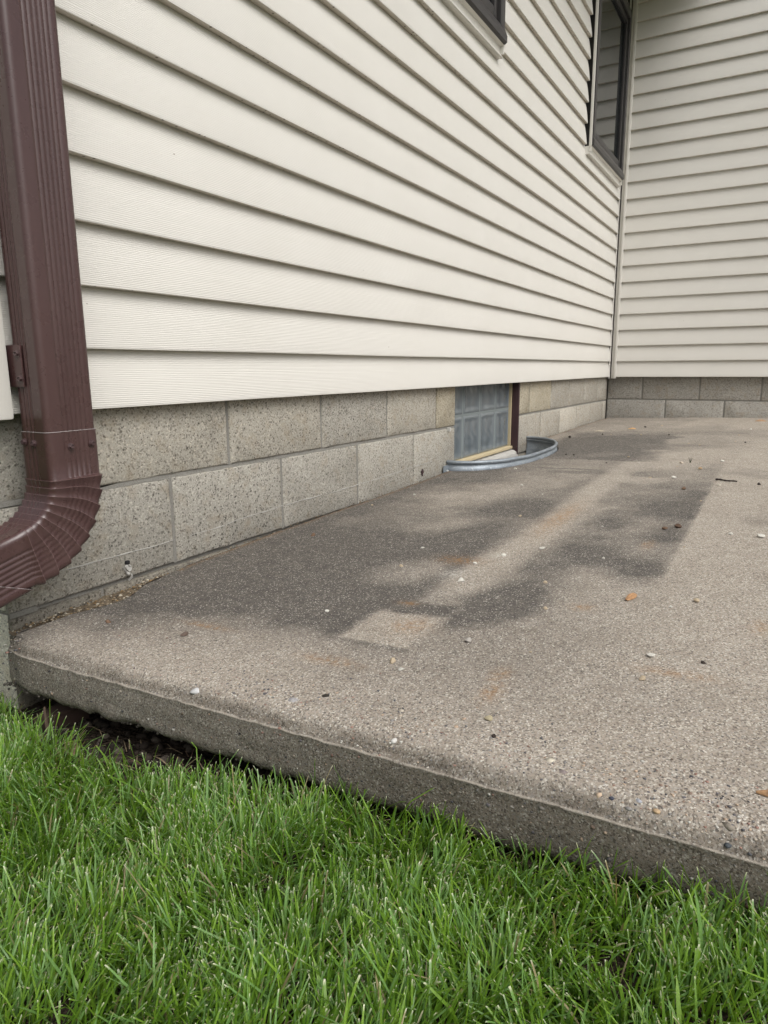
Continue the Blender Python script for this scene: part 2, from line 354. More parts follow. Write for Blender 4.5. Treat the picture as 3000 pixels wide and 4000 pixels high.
# ------------------------------------------------------------------ patio slab
def stain(x, y):
    v = -y
    n1 = fbm(x*6.0+3, y*6.0, 21); n2 = fbm(x*2.6, y*2.6+9, 5); n3 = fbm(x*22, y*22, 2); n4 = fbm(x*11+7, y*11, 61)
    w = .06*(n1-.5)+.03*(n4-.5)
    def blob(cx, cv, sx, sv): return np.exp(-((x-cx+.10*(n1-.5))/sx)**2-((v-cv+.08*(n4-.5))/sv)**2)
    # mottled wash along the wall
    lo = np.interp(v, [0, .06, .15, .35, .55, .72], [.34, .37, .43, .48, .54, .58])
    main = smooth(-.12, .20, x-lo+.14*(n1-.5)+.05*(n4-.5))*smooth(.70, .60, v+w)
    main = np.maximum(main, smooth(.53, .64, x+w*.8)*smooth(.87, .80, x+w)*smooth(.735, .720, v+w*.2)*smooth(.44, .58, v))
    d = .60+.70*(n1-.47)+.50*(n2-.45)+.25*(n4-.5)
    d = d+.16*smooth(1.45, .80, x)*smooth(.02, .12, v)+.20*smooth(.16, .04, v)-.14*smooth(1.2, 2.2, x)
    d = d+.35*blob(.86, .22, .16, .10)+.30*blob(1.10, .42, .15, .12)+.25*blob(1.22, .26, .13, .07)+.42*blob(.80, .62, .06, .14)+.3*blob(.69, .50, .07, .06)+.35*blob(1.70, .55, .12, .08)+.25*blob(1.32, .55, .2, .06)+.2*blob(2.1, .18, .25, .08)
    d = d-.36*blob(1.00, .57, .09, .05)-.22*blob(.95, .50, .10, .05)-.34*blob(1.72, .27, .22, .10)-.36*blob(2.08, .40, .20, .12)-.25*blob(1.42, .40, .12, .08)-.3*blob(2.5, .5, .3, .12)
    s = main*np.clip(d, .04, 1.0)
    # mottled wash outside the pale strip, cut off straight at its outer side
    lo2 = np.interp(v, [.70, .78, .83, .88, .93, 1.03], [.60, .68, .77, .89, 1.00, 1.12])
    z2 = smooth(-.12, .16, x-lo2+.12*(n1-.5))*smooth(.680, .765, v+w)
    z2 = z2*smooth(1.034, 1.020, v+.010*(n3-.5))*smooth(3.2, 2.0, x)
    d2 = .34+.85*(n1-.47)+.55*(n2-.45)+.25*(n4-.5)
    d2 = d2+.55*blob(.90, .79, .13, .06)+.45*blob(1.22, .85, .15, .08)+.40*blob(1.55, .82, .10, .07)+.42*blob(1.85, .95, .16, .08)+.30*blob(1.42, .97, .10, .06)+.3*blob(1.18, .98, .06, .05)+.25*blob(2.25, .9, .12, .08)
    d2 = d2+.22*smooth(.92, 1.0, v)*smooth(1.0, 1.3, x)
    d2 = d2-.35*blob(1.08, .90, .07, .06)-.3*blob(1.7, .76, .15, .04)
    s = np.maximum(s, z2*np.clip(d2, .03, .92))
    # dark pool behind the control joint
    p = smooth(2.795, 2.82, x)*smooth(.80, .62, v+.35*(n1-.5)-.05*(x-2.8))*smooth(.0, .20, v)*smooth(4.6, 3.7, x+1.0*(n2-.5))
    far = .9*p*np.clip(.75+.9*(n1-.4), .25, 1)
    far = np.maximum(far, .62*np.exp(-((x-4.05-.35*(n1-.5))/.26)**2)*smooth(1.6, 1.0, v)*np.clip(.5+1.4*(n2-.35), 0, 1))
    far = np.maximum(far, .5*np.exp(-((x-3.42)/.12)**2)*smooth(1.2, .8, v)*smooth(.55, .7, v))
    s = np.where(x > 2.80, np.maximum(far, .45*s), s)
    # faint streaks between the joint and the steel rim
    s = np.maximum(s, .55*smooth(1.9, 2.3, x)*smooth(2.8, 2.6, x)*smooth(.50, .62, fbm(x*9, y*3, 33))*smooth(1.1, .7, v))
    s = np.maximum(s, .30*smooth(.36, .62, x+.15*(n1-.5))*smooth(1.15, .80, v+.2*(n2-.5))*smooth(1.3, .9, x))
    # general weathering
    s = np.maximum(s, .26*smooth(.50, .72, fbm(x*2.3+5, y*2.3, 44)+.2*(n4-.5))*smooth(.45, .7, x))
    # pale strip and square where planks lay
    sw = .022+.020*(n1-.5)
    strip = smooth(sw+.045, sw-.005, np.abs(v-.690-.03*(n2-.5)))*smooth(.86, .97, x+.1*(n4-.5))*smooth(3.0, 2.4, x)*np.clip(.35+1.5*(n4-.22), .25, 1)
    s = s*(1-.92*strip)
    sq = smooth(.606, .614, x+.01*(n3-.5))*smooth(.760, .752, x+.01*(n3-.5))*smooth(.584, .592, v+.01*(n3-.5))*smooth(.727, .719, v+.01*(n3-.5))
    s = s*(1-.96*sq)
    return np.clip(1.30*s, 0, .95)
RUST = [(.53, .894, .030, .012), (.585, .886, .022, .012), (.526, .631, .012, .05), (.69, 1.109, .010, .05), (.92, 1.207, .03, .012), (.80, .624, .012, .02), (.904, .926, .014, .02), (1.38, .961, .04, .012), (.70, .68, .03, .03), (.56, .34, .008, .05), (1.1, .60, .03, .05), (1.6, .69, .2, .03)]
def make_slab():
    xt = np.concatenate([np.arange(.41, 3.0, .0115), np.arange(3.0, 5.386, .022), [5.386]])
    yt = np.concatenate([-np.arange(0, 1.45, .0115), -np.arange(1.47, 4.3, .05)])
    X, Y = np.meshgrid(xt, yt, indexing='ij')
    # ragged left edge standing off the wall
    gap = .016+.004*vnoise(xt*30, 0*xt, 4)+.045*np.exp(-((xt-.60)/.075)**2)*(xt > .0)+.018*smooth(.62, .40, xt)+.01*smooth(.9, .5, xt)
    gap = gap+.006*(fbm(xt*40, 0*xt, 12)-.5)
    for i in range(len(xt)):
        m = -Y[i] < gap[i]; Y[i][m] = -gap[i]-.0002*np.arange(m.sum())[::-1]*0
    Z = zslab(X, Y) + .0022*(fbm(X*30, Y*30, 31)-.5) + .006*(fbm(X*3, Y*3, 17)-.5)
    # tooled control joint
    jx = 2.805+.004*(vnoise(Y[0]*9, 0*Y[0], 3)-.5)
    Z = Z - .006*np.exp(-((X-jx[None, :])/.006)**2)
    n, mm = X.shape
    # hole for the well
    R = (np.abs((X-WCX)/(WA+.013))**WEXP + np.abs(Y/(WB_+.013))**WEXP)
    inside = R < 1
    V = np.stack([X, Y, Z], -1)
    idx = np.arange(n*mm).reshape(n, mm)
    quad = np.stack([idx[:-1, :-1], idx[:-1, 1:], idx[1:, 1:], idx[1:, :-1]], -1).reshape(-1, 4)
    ins = inside.ravel(); cnt = ins[quad].sum(1); keep = cnt < 4; q2 = quad[keep]
    snap = np.unique(q2[ins[q2]])
    Vf = V.reshape(-1, 3); Rf = R.ravel()
    k = (1/np.maximum(Rf[snap], 1e-4))**(1/WEXP)
    Vf[snap, 0] = WCX+(Vf[snap, 0]-WCX)*k; Vf[snap, 1] = Vf[snap, 1]*k
    used = np.unique(q2); remap = -np.ones(n*mm, int); remap[used] = np.arange(len(used))
    verts = Vf[used]; faces = [tuple(r) for r in remap[q2]]
    st = stain(verts[:, 0], verts[:, 1]); ru = np.zeros(len(verts)); scf = np.zeros(len(verts))
    for (x, v, sx, sy) in RUST: ru = np.maximum(ru, np.exp(-((verts[:, 0]-x)/sx)**2-((verts[:, 1]+v)/sy)**2)*.75)
    for (x, v, sx, sy) in [(1.00, .625, .035, .022), (1.17, .675, .02, .02)]: scf = np.maximum(scf, .7*np.exp(-((verts[:, 0]-x)/sx)**2-((verts[:, 1]+v)/sy)**2))
    ru = np.maximum(ru, .6*smooth(.022, .0, np.abs(-verts[:, 1]-np.interp(verts[:, 0], xt, gap)))*(verts[:, 0] > .8))
    fa = np.zeros(len(verts)); dm = np.zeros(len(verts)); rd = np.zeros(len(verts))
    # left side skirt + back skirt
    V2 = [tuple(p) for p in verts]; F2 = list(faces)
    def skirt(chain, drop):
        nonlocal V2, F2, st, ru, scf, fa, dm, rd
        o = len(V2)
        for j in chain:
            p = V2[j]; V2.append((p[0], p[1]+.004, p[2]-drop))
        for a in range(len(chain)-1): F2.append((chain[a], o+a, o+a+1, chain[a+1]))
        z = np.zeros(len(chain)); st = np.append(st, z+.5); ru = np.append(ru, z); scf = np.append(scf, z); fa = np.append(fa, z+.6); dm = np.append(dm, z+.4); rd = np.append(rd, z)
    lastl = [int(remap[idx[i, 0]]) for i in range(n)]
    run = []
    for j in lastl:
        if j >= 0: run.append(j)
        else:
            if len(run) > 1: skirt(run, .07)
            run = []
    if len(run) > 1: skirt(run, .07)
    # front nose and face: profile (dx from x=.41, dz)
    ycol = Y[0].copy(); yl = ycol
    prof = [(-.012, -.0001, 0, 0), (-.022, -.0004, 0, 0), (-.029, -.0014, .08, 0), (-.0355, -.0036, .30, 0), (-.041, -.0068, .65, 0), (-.0455, -.0106, .95, 0), (-.0488, -.0148, 1, 0), (-.0505, -.0182, 1, 0), (-.0525, -.0202, 1, 0), (-.0540, -.0208, .9, .9), (-.0552, -.0216, .9, .8), (-.0553, -.0224, 1, .1), (-.0548, -.0246, 1, 0), (-.0555, -.033, 1, 0), (-.0565, -.043, 1, 0), (-.0560, -.053, 1, 0), (-.0550, -.063, 1, 0), (-.0560, -.073, 1, 0), (-.0540, -.083, 1, 0), (-.0480, -.092, 1, 0), (.03, -.094, 1, 0), (.45, -.10, 1, 0)]
    base = [int(remap[idx[0, j]]) for j in range(mm)]
    zb = np.array([V2[b][2] for b in base]); prev = base
    # end chain of the left corner: keep the top corner rounded in plan
    cr = smooth(.06, .0, -(yl-yl[0]))
    for (dx, dz, a_f, a_r) in prof:
        o = len(V2); rr = .0050*(fbm(yl*60, np.full_like(yl, dz*60), 9)-.5)*(1 if dz < -.02 else .9)
        rz = .0030*(fbm(yl*45, np.full_like(yl, dz*40), 14)-.5)
        bot = (.007*(fbm(yl*22, 0*yl+2, 15)-.5)+.011*(fbm(yl*90, 0*yl+2, 16, 2)-.5)) if dz <= -.083 else 0
        for j in range(mm):
            xx = .41+dx+rr[j]+.010*cr[j]*(1 if dx < -.03 else 0); yy = yl[j]-(.006*cr[j]*(fbm(np.array(dz*300), np.array(1.), 3)))*1
            V2.append((float(xx), float(yy), float(zb[j]+dz+(rz[j] if dz > -.08 else 0)+(bot[j] if dz <= -.083 else 0))))
        for j in range(mm-1): F2.append((prev[j], prev[j+1], o+j+1, o+j))
        prev = list(range(o, o+mm))
        z = np.zeros(mm); st = np.append(st, stain(np.full(mm, .42), yl)); ru = np.append(ru, z); scf = np.append(scf, z)
        edge_dirt_shade = a_f*(np.ones(mm) if dz < -.0195 else np.clip(.72+1.1*(fbm(yl*18, 0*yl+dz*50, 6)-.42), .2, 1.15))
        fa = np.append(fa, np.clip(edge_dirt_shade, 0, 1)); rd = np.append(rd, z+a_r)
        dm = np.append(dm, np.clip(smooth(.35, 1.0, -yl+.35*(fbm(yl*8, 0*yl+dz*30, 7)-.5))*(.9), 0, 1)*smooth(-.012, -.03, dz)+(np.clip(a_f*(.62+1.3*(fbm(yl*14, 0*yl+dz*60, 26)-.45)), 0, .95) if -.0200 < dz < -.002 else 0))
    # left end of the slab closed towards the house
    nose = [base[0]]+[len(V2)-mm*(len(prof)-i) for i in range(len(prof))]
    o = len(V2)
    for j in nose: V2.append((V2[j][0]+.012, V2[j][1]+.007+.004*random.random(), V2[j][2]))
    for a in range(len(nose)-1): F2.append((nose[a], nose[a+1], o+a+1, o+a))
    z = np.zeros(len(nose)); st = np.append(st, z+.2); ru = np.append(ru, z); scf = np.append(scf, z); fa = np.append(fa, z+1); dm = np.append(dm, z+.5); rd = np.append(rd, z)
    me = bpy.data.meshes.new('patio'); me.from_pydata(V2, [], F2); me.update()
    bm = bmesh.new(); bm.from_mesh(me); bmesh.ops.remove_doubles(bm, verts=bm.verts, dist=1e-7) if False else None; bmesh.ops.recalc_face_normals(bm, faces=bm.faces); bm.to_mesh(me); bm.free()
    for nme, a in (('stain', st), ('rust', ru), ('scuff', scf), ('face', fa), ('damp_shade', dm), ('ridge', rd)): fattr(me, nme, a)
    me.polygons.foreach_set('use_smooth', [True]*len(me.polygons))
    o = link('patio', me, M['slab']); tag(o, 'weathered exposed aggregate concrete patio slab with dark stains', kind='structure')
    return o
patio = make_slab()

def ico(sub=1):
    bm = bmesh.new(); bmesh.ops.create_icosphere(bm, subdivisions=sub, radius=1); bm.verts.index_update()
    v = np.array([p.co[:] for p in bm.verts]); f = np.array([[q.index for q in t.verts] for t in bm.faces]); bm.free(); return v, f
IV, IF = ico(1)
def cloud(name, pts, sizes, cols, mat, parent=None, flat=.55, jit=.25):
    """many small stones as one mesh"""
    n = len(pts); V = np.empty((n, len(IV), 3)); 
    for i in range(n):
        a = RNG.uniform(0, 6.28); c, s = math.cos(a), math.sin(a)
        b = IV*(1+jit*RNG.uniform(-1, 1, (len(IV), 1)))*np.array([1, RNG.uniform(.55, 1), flat*RNG.uniform(.7, 1.2)])*sizes[i]
        b = b@np.array([[c, s, 0], [-s, c, 0], [0, 0, 1]]); V[i] = b+pts[i]
    F = (IF[None]+np.arange(n)[:, None, None]*len(IV)).reshape(-1, 3)
    me = bpy.data.meshes.new(name); me.from_pydata(V.reshape(-1, 3).tolist(), [], F.tolist()); me.update()
    ca = me.color_attributes.new('col', 'FLOAT_COLOR', 'POINT')
    cc = np.repeat(np.concatenate([np.asarray(cols), np.ones((n, 1))], 1), len(IV), 0).astype(np.float32)
    ca.data.foreach_set('color', cc.ravel()); me.polygons.foreach_set('use_smooth', [True]*len(me.polygons))
    return link(name, me, mat, parent)
PAL = np.array([(.42, .36, .29), (.55, .51, .45), (.30, .22, .17), (.10, .10, .11), (.16, .15, .16), (.50, .38, .28), (.33, .20, .16), (.62, .60, .55), (.25, .24, .23), (.45, .40, .33)])
def aggregate():
    n = 3000; y = -RNG.uniform(.03, 2.0, n); d = np.abs(RNG.normal(0, .045, n)); x = .372+d*1.0-RNG.uniform(0, .02, n)
    s = RNG.uniform(.0010, .0024, n); big = RNG.random(n) < .05; s[big] *= RNG.uniform(1.4, 2.1, big.sum())
    x = np.clip(x, .357, .8); zt = zslab(x, y)
    dz = np.interp(x, [.352, .356, .360, .3645, .369, .3745, .381, .388, .41], [-.0215, -.0204, -.0170, -.0110, -.0068, -.0036, -.0014, -.0004, 0])
    z = zt+dz-s*.22
    c = PAL[RNG.integers(0, len(PAL), n)]*RNG.uniform(.75, 1.1, (n, 1))
    P = np.stack([x, y, z], -1)
    # single larger stones showing in the nose
    ex = [(.373, -1.076, .0055, (.58, .44, .32)), (.373, -1.088, .005, (.06, .065, .09)), (.378, -1.113, .0055, (.36, .37, .40)), (.372, -1.132, .005, (.5, .36, .22)), (.375, -1.197, .0065, (.25, .22, .18)), (.362, -1.198, .0055, (.07, .08, .09)), (.39, -1.032, .007, (.24, .2, .19)), (.374, -.829, .006, (.62, .6, .57)), (.40, -.655, .010, (.34, .33, .33)), (.372, -.50, .011, (.55, .55, .55)), (.385, -.36, .008, (.16, .11, .12)), (.384, -.352, .006, (.5, .52, .54)), (.428, -.689, .007, (.03, .025, .02)), (.405, -1.013, .006, (.6, .55, .45))]
    for (ax, ay, r, col) in ex:
        P = np.vstack([P, [[ax, ay, float(zslab(ax, ay))+float(np.interp(ax, [.352, .356, .360, .3645, .369, .3745, .381, .388, .41], [-.0215, -.0204, -.0170, -.0110, -.0068, -.0036, -.0014, -.0004, 0]))-r*.25]]]); s = np.append(s, r); c = np.vstack([c, [col]])
    o = cloud('aggregate_pebbles', P, s, c, M['agg'], patio, .45); tag(o, kind='stuff')
    # stones showing in the front face
    n = 700; y = -RNG.uniform(.04, 1.9, n); h = RNG.uniform(.028, .074, n)
    s = RNG.uniform(.0010, .0022, n); big = RNG.random(n) < .06; s[big] *= 2.0
    P = np.stack([np.full(n, .3545)+s*.3, y, zslab(.41, y)-h], -1)
    o = cloud('face_aggregate', P, s, PAL[RNG.integers(0, len(PAL), n)]*RNG.uniform(.25, .75, (n, 1)), M['agg'], patio, .8); tag(o, kind='stuff')
    # crumbly lower edge
    n = 1500; y = -RNG.uniform(.03, 2.0, n); s = RNG.uniform(.0012, .0038, n)*RNG.uniform(.5, 1, n)
    P = np.stack([.3605+RNG.uniform(0, .010, n), y, zslab(.41, y)-.0885+RNG.normal(0, .0022, n)], -1)
    o = cloud('crumbly_edge', P, s, np.array([(.11, .10, .083)])*RNG.uniform(.6, 1.25, (n, 1))*(1-.35*smooth(.5, 1.0, -y))[:, None], M['agg'], patio, .9, .35); tag(o, kind='stuff')
aggregate()

# debris packed in the open joint between slab and wall, and a thin line of grit further on
def joint_debris():
    xs = np.linspace(.40, .78, 60); V = []; F = []
    for i, x in enumerate(xs):
        w = .02+.055*math.exp(-((x-.60)/.09)**2)+.02*max(0, (.55-x)/.15)
        for j, t in enumerate(np.linspace(0, 1, 6)):
            y = .004-(w+.02)*t
            V.append((x, y, float(zslab(x, y))-.014+.012*(float(fbm(np.array(x*90), np.array(y*90), 3))-.5)+.006*(1-t)))
    for i in range(len(xs)-1):
        for j in range(5): a = i*6+j; F.append((a, a+6, a+7, a+1))
    me = bpy.data.meshes.new('joint_dirt'); me.from_pydata(V, [], F); me.update(); me.polygons.foreach_set('use_smooth', [True]*len(F))
    fattr(me, 'lawn', np.zeros(len(V)))
    link('joint_dirt', me, mat_plain('sandy_joint_dirt', (.15, .12, .085), .95, .1, .8, 150, .5), patio)
    n = 900; x = np.concatenate([RNG.uniform(.40, .78, 620), RNG.uniform(.78, 5.3, 280)]); w = np.where(x < .78, .015+.05*np.exp(-((x-.60)/.09)**2)+.03*np.clip((.55-x)/.15, 0, 1), .016)
    y = -RNG.uniform(.0, 1, n)*w-.002; s = RNG.uniform(.0012, .0038, n)*np.where(x > .78, .8, 1)
    z = zslab(x, y)-np.where(x < .78, RNG.uniform(.002, .014, n), -.001)
    c = np.array([(.36, .30, .215), (.27, .21, .14), (.20, .15, .10), (.55, .5, .4), (.30, .20, .10), (.12, .10, .08)])[RNG.integers(0, 6, n)]
    o = cloud('joint_grit', np.stack([x, y, z], -1), s, c, M['bits'], patio, .5, .35); tag(o, kind='stuff')
joint_debris()

# ------------------------------------------------------------------ the house
house = tag(empty('house', (.40, 0, -.56)), 'house with cream lap siding on a grey concrete block foundation', 'house')
HOFF = Vector((.40, 0, -.56))
def hpart(o, parent=house):
    """parent a mesh that was modelled in world coordinates to the house"""
    o.parent = parent
    if parent is house: o.location = -HOFF
    return o

# --- foundation blocks
def block_mesh(w, h, d=.19, seed=0):
    """face towards -y at y=0, chamfered and slightly chipped front edges"""
    rnd = random.Random(seed); N = 12; Mh = 6; V = []; F = []
    def ring(inset, y, jit):
        pts = []
        def p(x, z):
            pts.append((x+rnd.uniform(-jit, jit), y+rnd.uniform(0, jit*.8), z+rnd.uniform(-jit, jit)))
        x0, x1, z0, z1 = inset, w-inset, inset, h-inset
        for i in range(N): p(x0+(x1-x0)*i/N, z0)
        for i in range(Mh): p(x1, z0+(z1-z0)*i/Mh)
        for i in range(N): p(x1-(x1-x0)*i/N, z1)
        for i in range(Mh): p(x0, z1-(z1-z0)*i/Mh)
        return pts
    rings = [ring(0, d, 0), ring(0, .006, .0007), ring(.0012, .002, .0011), ring(.0045, .0003, .0006)]
    n = len(rings[0]); mb = MB()
    fs = []
    for i in range(3):
        for j in range(n): k = (j+1) % n; fs.append((i*n+j, i*n+k, (i+1)*n+k, (i+1)*n+j))
    fs.append(tuple(range(3*n, 4*n)))
    mb.add([p for r in rings for p in r], fs)
    return mb.mesh('concrete_block', 50)
_bc = {}
def blockm(w, h, var):
    k = (round(w, 3), round(h, 3), var)
    if k not in _bc:
        _bc[k] = block_mesh(w, h, seed=hash(k) & 0xffff); _bc[k].materials.append(M['block'])
    return _bc[k]
J = .0095
def place_block(parent, ax, s0, s1, z0, z1, plane, tint, var, name='concrete_block'):
    """ax 'A': face -y at y=plane, running in x.  ax 'B': face -x at x=plane, running towards -y.  ax 'S': face -x, running to +y"""
    o = bpy.data.objects.new(name, blockm(abs(s1-s0)-J, z1-z0-J, var)); COL.objects.link(o); o.parent = parent
    pr = random.uniform(-.0008, .0008)
    if ax == 'A': o.location = (s0+J/2, plane+pr, z0+J/2)
    elif ax == 'B': o.location = (plane+pr, s0-J/2, z0+J/2); o.rotation_euler = (0, 0, -math.pi/2)
    else: o.location = (plane+pr, s1-J/2, z0+J/2); o.rotation_euler = (0, 0, -math.pi/2); o.scale = (1, .016, 1)
    v = random.uniform(.90, 1.06); o.color = (tint[0]*v, tint[1]*v, tint[2]*v, 1)
    return o
GREY = (.92, .915, .89); BEIGE = (1.06, 1.0, .86); COOL = (.98, .985, .99)
BED = -.161; LOW = .2095
def mortar_wall():
    """backing wall plus mortar filling the joints of wall A; origin world, tilted a hair like the courses"""
    mb = MB()
    mb.box((.42, .05, -.95), (2.425, .19, .06)); mb.box((3.25, .05, -.95), (5.40, .19, .06)); mb.box((2.425, .05, -.95), (3.25, .19, -.375))
    # bed joints; the first stretch has lost its mortar, an open crack under the block
    for z, segs in ((BED, [(.80, 2.42), (3.245, 5.385)]), (BED-LOW, [(.41, 2.42), (2.42, 3.245), (3.245, 5.385)]), (BED-.4064-.0063, [(.41, 5.385)]), (BED+.2032, [(.41, 2.42), (3.245, 5.385)])):
        for a, b in segs:
            n = max(2, int((b-a)/.03)); rings = []
            for i in range(n+1):
                x = a+(b-a)*i/n; y = (.011 if abs(z-BED+LOW) < 1e-6 else .0042)+.0026*(noise.noise((x*18, z*50, 1.3)))
                rings.append([(x, y, z-.0053), (x, .08, z-.0053), (x, .08, z+.0053), (x, y+.0012, z+.0053)])
            mb.loft(rings)
    n = 12; rings = []
    for i in range(n+1):
        x = .41+.39*i/n; g = .0053-.0098*math.sin(math.pi*min(1, i/n*1.2+.18))**.7
        rings.append([(x, .0032, BED-.0053), (x, .08, BED-.0053), (x, .08, BED+g), (x, .004, BED+g)])
    mb.loft(rings)
    for (z0, z1, xs) in ((BED, BED+.2032, UJ), (BED-LOW, BED, LJ), (BED-.4064-.0063, BED-LOW, UJ+[2.65, 3.05])):
        for x in xs:
            y = random.uniform(.0035, .0075); mb.bbox((x-.0052, y, z0+.003), (x+.0052, .08, z1-.003), .0015)
    return mb
UJ = [.612, 1.018, 1.4285, 1.835, 2.240, 3.44, 3.848, 4.254, 4.66, 5.067]
LJ = [.818, 1.2275, 1.634, 2.041, 3.656, 4.063, 4.47, 4.876, 5.283]
fa = mortar_wall().build('foundation_wall', M['mortar'])
hpart(fa); fa.rotation_euler = (0, .0038, 0)
tint_of = lambda x: BEIGE if (2.2 < x < 2.5 or 3.1 < x < 3.5) else (1.0, .985, .95) if x > 3.4 else (GREY if random.random() < .6 else (1.02, 1.0, .95))
def course(parent, ax, joints, a, b, z0, z1, plane, skip=None, tint=None):
    js = [a]+[j for j in joints if a < j < b]+[b]
    for i in range(len(js)-1):
        if skip and js[i] >= skip[0]-.02 and js[i+1] <= skip[1]+.02: continue
        place_block(parent, ax, js[i], js[i+1], z0, z1, plane, tint or tint_of(js[i]), i % 3)
course(fa, 'A', [j for j in UJ if j < 2.3], .401, 2.430, BED, BED+.2032, 0); course(fa, 'A', [j for j in UJ if j > 3.3], 3.240, 5.386, BED, BED+.2032, 0)
course(fa, 'A', [j for j in LJ if j < 2.3], .401, 2.430, BED-LOW, BED, 0, tint=GREY); course(fa, 'A', [j for j in LJ if j > 3.3], 3.240, 5.386, BED-LOW, BED, 0, tint=(1.03, 1.01, .97))
course(fa, 'A', UJ+[2.65, 3.05], .401, 5.386, BED-.4064-.0063, BED-LOW, 0, tint=(.55, .53, .49))
# thin smeared mortar ridge running across the lower course, broken in places
def smear(a, b, z0, z1, seed):
    mb = MB(); n = int((b-a)/.008); rings = []
    for i in range(n+1):
        t = i/n; x = a+(b-a)*t; z = z0+(z1-z0)*t+.0035*noise.noise((x*14, seed, 0)); w = .0017*(.5+.75*noise.noise((x*32, seed, 4)))*math.sin(math.pi*min(1, max(.05, min(t, 1-t)*8)) / 2)
        w = max(w, .0004); d = .0004+.0010*abs(noise.noise((x*60, seed, 9)))
        rings.append([(x, .004, z-w*1.6), (x, -d*.4, z-w), (x, -d, z), (x, -d*.6, z+w), (x, .004, z+w*1.3)])
    mb.loft(rings); return mb
for i, s in enumerate([(.44, .812, -.310, -.312), (.87, 1.225, -.312, -.300), (1.24, 1.42, -.300, -.300), (1.46, 2.03, -.302, -.290), (2.05, 2.2, -.289, -.285)]):
    o = smear(*s, i*7.7).build('mortar_smear', M['chalk'], fa, 60)
# broken spot low on the wall with a twisted flake, and rusty hole by the well
def chip(x, z, r, mat2):
    mb = MB(); rings = []
    for k, (s, y) in enumerate(((1.0, -.0012), (.8, -.004), (.55, -.0015), (.3, .0))):
        rings.append([(x+math.cos(t)*r*s*.75*(1+.35*math.sin(t*3+k)), y+.001*math.sin(t*5), z+math.sin(t)*r*s*1.1*(1+.2*math.cos(t*4))) for t in np.linspace(0, 2*math.pi, 18)[:-1]])
    mb.loft(rings, True, True); mb.build('broken_spot', mat2, fa, 40)
chip(.676, -.346, .012, M['chalk']); chip(2.11, -.318, .012, M['jamb'])
mb = MB(); rings = []
for i in range(15):
    t = i/14; a = t*2.4; c = (.672+.006*math.sin(t*7), -.006-.006*math.sin(t*5), -.372+.045*t); w = .0048*math.sin(math.pi*min(.92, t+.12))
    rings.append([(c[0]+w*math.cos(a), c[1]+w*math.sin(a)*.6, c[2]), (c[0]-w*math.cos(a), c[1]-w*math.sin(a)*.6, c[2]+.004)])
mb.loft(rings, False, False); hpart_ = mb.build('flake', M['chalk'], fa, 60)
mb = MB(); mb.bbox((.671, -.0045, -.336), (.682, .004, -.327), .003); mb.build('hole_shade', M['black'], fa)  # solid black block standing in for the shade inside the hole
mb = MB(); mb.bbox((2.346, -.012, -.175), (2.358, .004, -.160), .003); mb.build('bolt', M['bolt'], fa)

# wall B foundation
fbm_ = MB(); fbm_.box((5.44, -4.3, -.95), (5.56, .05, .06))
BU = [-.265-.4064*i for i in range(0, 10)]; BL = [-.44-.4064*i+.0 for i in range(0, 10)]
for z in (-.172, -.172-.2032): fbm_.box((5.392, -4.28, z-.0052), (5.45, 0, z+.0052))
for y in BU: fbm_.box((5.392, y-.0053, -.17), (5.45, y+.0053, .03))
for y in BL: fbm_.box((5.392, y-.0053, -.37), (5.45, y+.0053, -.175))
fb = hpart(fbm_.build('foundation_wall', M['mortar']))
def courseB(joints, z0, z1):
    js = [0.0]+joints
    for i in range(len(js)-1): place_block(fb, 'B', js[i]+(0 if i else .0), js[i+1], z0, z1, 5.3875, COOL, i % 3)
courseB(BU, -.172, -.172+.2032); courseB(BL, -.172-.2032, -.172)
# side wall foundation (end of the house, facing the lawn), pale wash on the blocks
fsm = MB(); fsm.box((.45, .06, -.95), (.56, 3.6, .06))
for z in (BED, BED-LOW, BED-.4064-.0063): fsm.box((.4045, .0, z-.0052), (.46, 3.6, z+.0052))
fs_ = hpart(fsm.build('foundation_wall', M['mortar']))
for r, off in ((0, .2), (1, 0), (2, .2), (3, 0)):
    y = .004-(.2 if off else 0)
    while y < 3.4:
        a = max(y, .002); b = y+.4064
        if b-a > .05: place_block(fs_, 'S', a, b, BED+.2032*(1-r)-.2032, BED+.2032*(2-r)-.2032, .402, (1.95, 1.97, 1.90), r % 3)
        y = b

# --- siding
def siding_profile():
    """(out, dz) from the lap edge: underside, rounded lip, sloping face up to the next lap"""
    p = [(.0045, .004), (.012, .0012), (.0285, .0003), (.0295, .0008), (.0299, .0020), (.0298, .0060)]
    for i in range(1, 6):
        t = i/5; p.append((0.0298-.0190*t+.0016*math.sin(math.pi*t), .007+(CRS-.0045)*t))
    p.append((.0080, CRS+.012)); return p
PROF = siding_profile()
def board(parent, ax, s0, s1, k, plane, seed):
    n = max(1, int(abs(s1-s0)/.22)); z0 = k*CRS; mb = MB(); rings = []
    for i in range(n+1):
        s = s0+(s1-s0)*i/n; r = []
        for (o, dz) in PROF:
            lip = 1.0 if dz < .05 else .3
            oo = o+.0011*lip*noise.noise((s*2.6, k*3.1+seed, .5)); zz = z0+dz+.0013*lip*noise.noise((s*1.7+9, k*2.3+seed, 2.5))
            r.append((s, plane-oo, zz) if ax == 'A' else (plane-oo, s, zz))
        rings.append(r)
    mb.loft(rings, False, False)
    # end edges get thickness
    for r in (rings[0], rings[-1]):
        inner = [((p[0], p[1]+.0015, p[2]) if ax == 'A' else (p[0]+.0015, p[1], p[2])) for p in r]
        mb.loft([r, inner], False, False)
    mb.loft([[((p[0], p[1]+.0015, p[2]) if ax == 'A' else (p[0]+.0015, p[1], p[2])) for p in r] for r in rings], False, False)
    return mb.build('siding_board', M['siding'], parent, 35)
